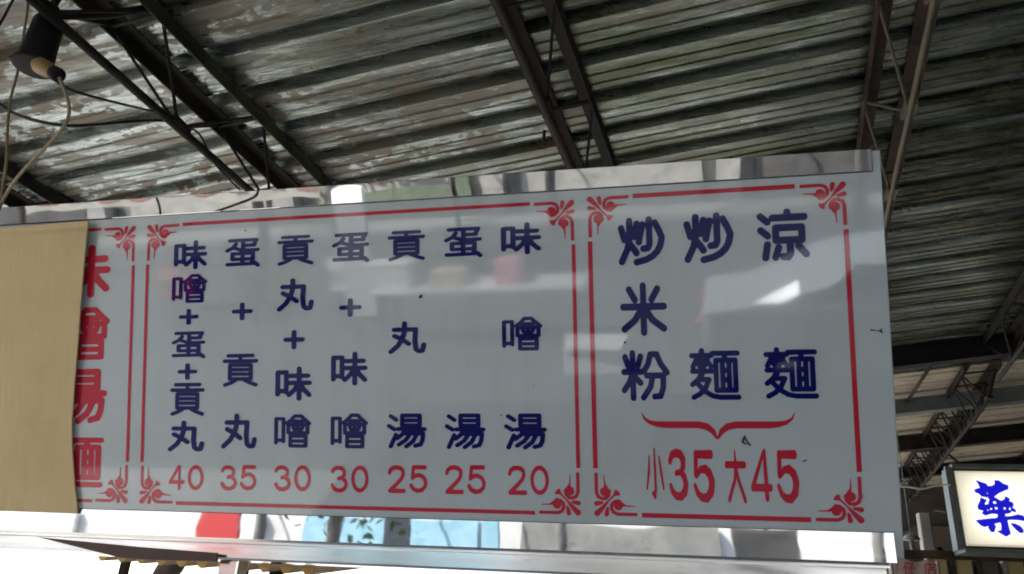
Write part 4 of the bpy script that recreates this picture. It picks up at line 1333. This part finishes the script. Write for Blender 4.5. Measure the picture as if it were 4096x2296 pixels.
up = empty('upright_sign', (-4.62, -6.2, 0))
prop(up, 'blank white upright sign standing by the street counter, mirrored in the board', 'sign')
b = B(); b.bbox(-4.85, -4.4, -6.25, -6.17, 0.25, 2.1, 0.01)
wpart('face', b, M_WHITEW, up)
for x in (-4.8, -4.45):
    b = B(); b.box(x - 0.02, x + 0.02, -6.24, -6.18, 0, 0.249)
    wpart('leg', b, M_STEEL, up)
fb = empty('foam_crate', (-1.1, -4.4, 0))
prop(fb, 'white foam crate with its lid aslant, mirrored below the middle of the board', 'crate')
b = B(); b.bbox(-1.45, -0.8, -4.75, -4.3, 0.0, 0.3, 0.01)
wpart('box', b, M_WHITEW, fb)
b = B(); b.add([(-1.5, -4.8, 0.302), (-0.74, -4.74, 0.302), (-0.8, -4.2, 0.302), (-1.42, -4.26, 0.302), (-1.5, -4.8, 0.33), (-0.74, -4.74, 0.33), (-0.8, -4.2, 0.33), (-1.42, -4.26, 0.33)],
           [(3, 2, 1, 0), (4, 5, 6, 7), (0, 1, 5, 4), (1, 2, 6, 5), (2, 3, 7, 6), (3, 0, 4, 7)])
wpart('lid', b, M_WHITEW, fb)

# utility poles and hanging signs over the far pavement (dark bars and patches in the polished trim)
def pole(x, y, h, label):
    t = empty('utility_pole', (x, y, 0))
    prop(t, label, 'pole', 'utility poles across the street')
    b_ = B(True); b_.tube([(x, y, 0), (x, y, h * 0.5), (x + 0.03, y, h)], [0.13, 0.11, 0.085], 12)
    wpart('shaft', b_, noisy('weathered_concrete_pole', (0.13, 0.125, 0.115), (0.2, 0.19, 0.175), 5, 0.85) if 'weathered_concrete_pole' not in bpy.data.materials else bpy.data.materials['weathered_concrete_pole'], t)
    for z in (h - 0.5, h - 1.1):
        b_ = B(); b_.bar((x - 0.8, y + 0.12, z), (x + 0.8, y + 0.12, z), 0.08)
        wpart('cross_arm', b_, M_STEEL, t)
    b_ = B(True); b_.lathe([(0.2, 0), (0.22, 0.05), (0.22, 0.6), (0.18, 0.66)], 14, None, (x + 0.3, y + 0.15, 4.0))
    wpart('transformer', b_, M_SHUT, t)
pole(-9.6, -12.5, 8.0, 'grey utility pole across the street beside the weathered banner')
pole(-2.9, -13.0, 8.4, 'grey utility pole across the street behind the white street counter')
pole(3.2, -12.2, 7.8, 'grey utility pole across the street behind the silver-blue car')
def hang_sign(x0_, x1_, z0_, z1_, y, material, label):
    t = empty('hanging_sign', ((x0_ + x1_) / 2, y, z0_))
    prop(t, label, 'sign', 'hanging signs across the street')
    b_ = B(); b_.bbox(x0_, x1_, y, y + 0.15, z0_, z1_, 0.01)
    wpart('face', b_, material, t)
    b_ = B(); b_.bar(((x0_ + x1_) / 2, y + 0.07, z1_ + 0.05), ((x0_ + x1_) / 2, -16.9, z1_ + 0.05), 0.06)
    wpart('arm', b_, M_STEEL, t)
hang_sign(-12.4, -11.3, 2.9, 4.4, -14.5, M_REDP2, 'red hanging shop sign across the street')
hang_sign(-7.6, -7.0, 2.9, 4.9, -15.0, M_DARKP, 'dark narrow hanging shop sign across the street')
hang_sign(-4.9, -4.5, 2.8, 4.2, -14.0, M_BLUEAWN, 'pale blue narrow hanging shop sign across the street')
hang_sign(0.6, 2.0, 2.7, 3.9, -14.2, M_DARKIN, 'black hanging shop sign across the street')
hang_sign(4.6, 5.6, 2.7, 4.4, -14.6, mat('mustard_paint', (0.4, 0.27, 0.08), 0.6), 'mustard hanging shop sign across the street')

# dim goods around the cupboard and pillar beside the light box
tp = [aty(3590, 2050, 8.6), aty(3660, 1985, 8.6), aty(3740, 1972, 8.6), aty(3830, 1985, 8.6), aty(3830, 2052, 8.6), aty(3740, 2040, 8.6), aty(3690, 2062, 8.6), aty(3640, 2118, 8.6), aty(3590, 2140, 8.6)]
b = B(); b.prism([(p[0], p[2]) for p in tp], 8.6, 8.66)
prop(obj('rolled_tarp', b, noisy('brown_tarp', (0.03, 0.022, 0.015), (0.07, 0.05, 0.035), 6, 0.8, bump=0.5)), 'dark brown tarp bunched up under the lane roof behind the pale pillar', 'tarp')
zc = zt if False else aty(3840, 2205, 7.3)[2]
for px_, r_, h_, m_, nm_, lab in ((3662, 0.035, 0.10, M_SHUT, 'jar', 'small grey jar on the cupboard rail beside the lamp'), (3752, 0.05, 0.13, M_RUST, 'jar', 'rusty brown tin on the cupboard between pillar and light box'),
                                  (3782, 0.032, 0.08, M_MUST, 'jar', 'short mustard jar on the cupboard next to the rusty tin')):
    q_ = aty(px_, 2203, 7.6)
    b = B(True); b.lathe([(r_ * 0.9, 0.0), (r_, 0.01), (r_, h_ * 0.75), (r_ * 0.7, h_ * 0.85), (r_ * 0.7, h_)], 14, None, (q_[0], 7.6, zc - 0.069))
    prop(obj(nm_, b, m_), lab, 'jar', 'jars on the stall cupboard')
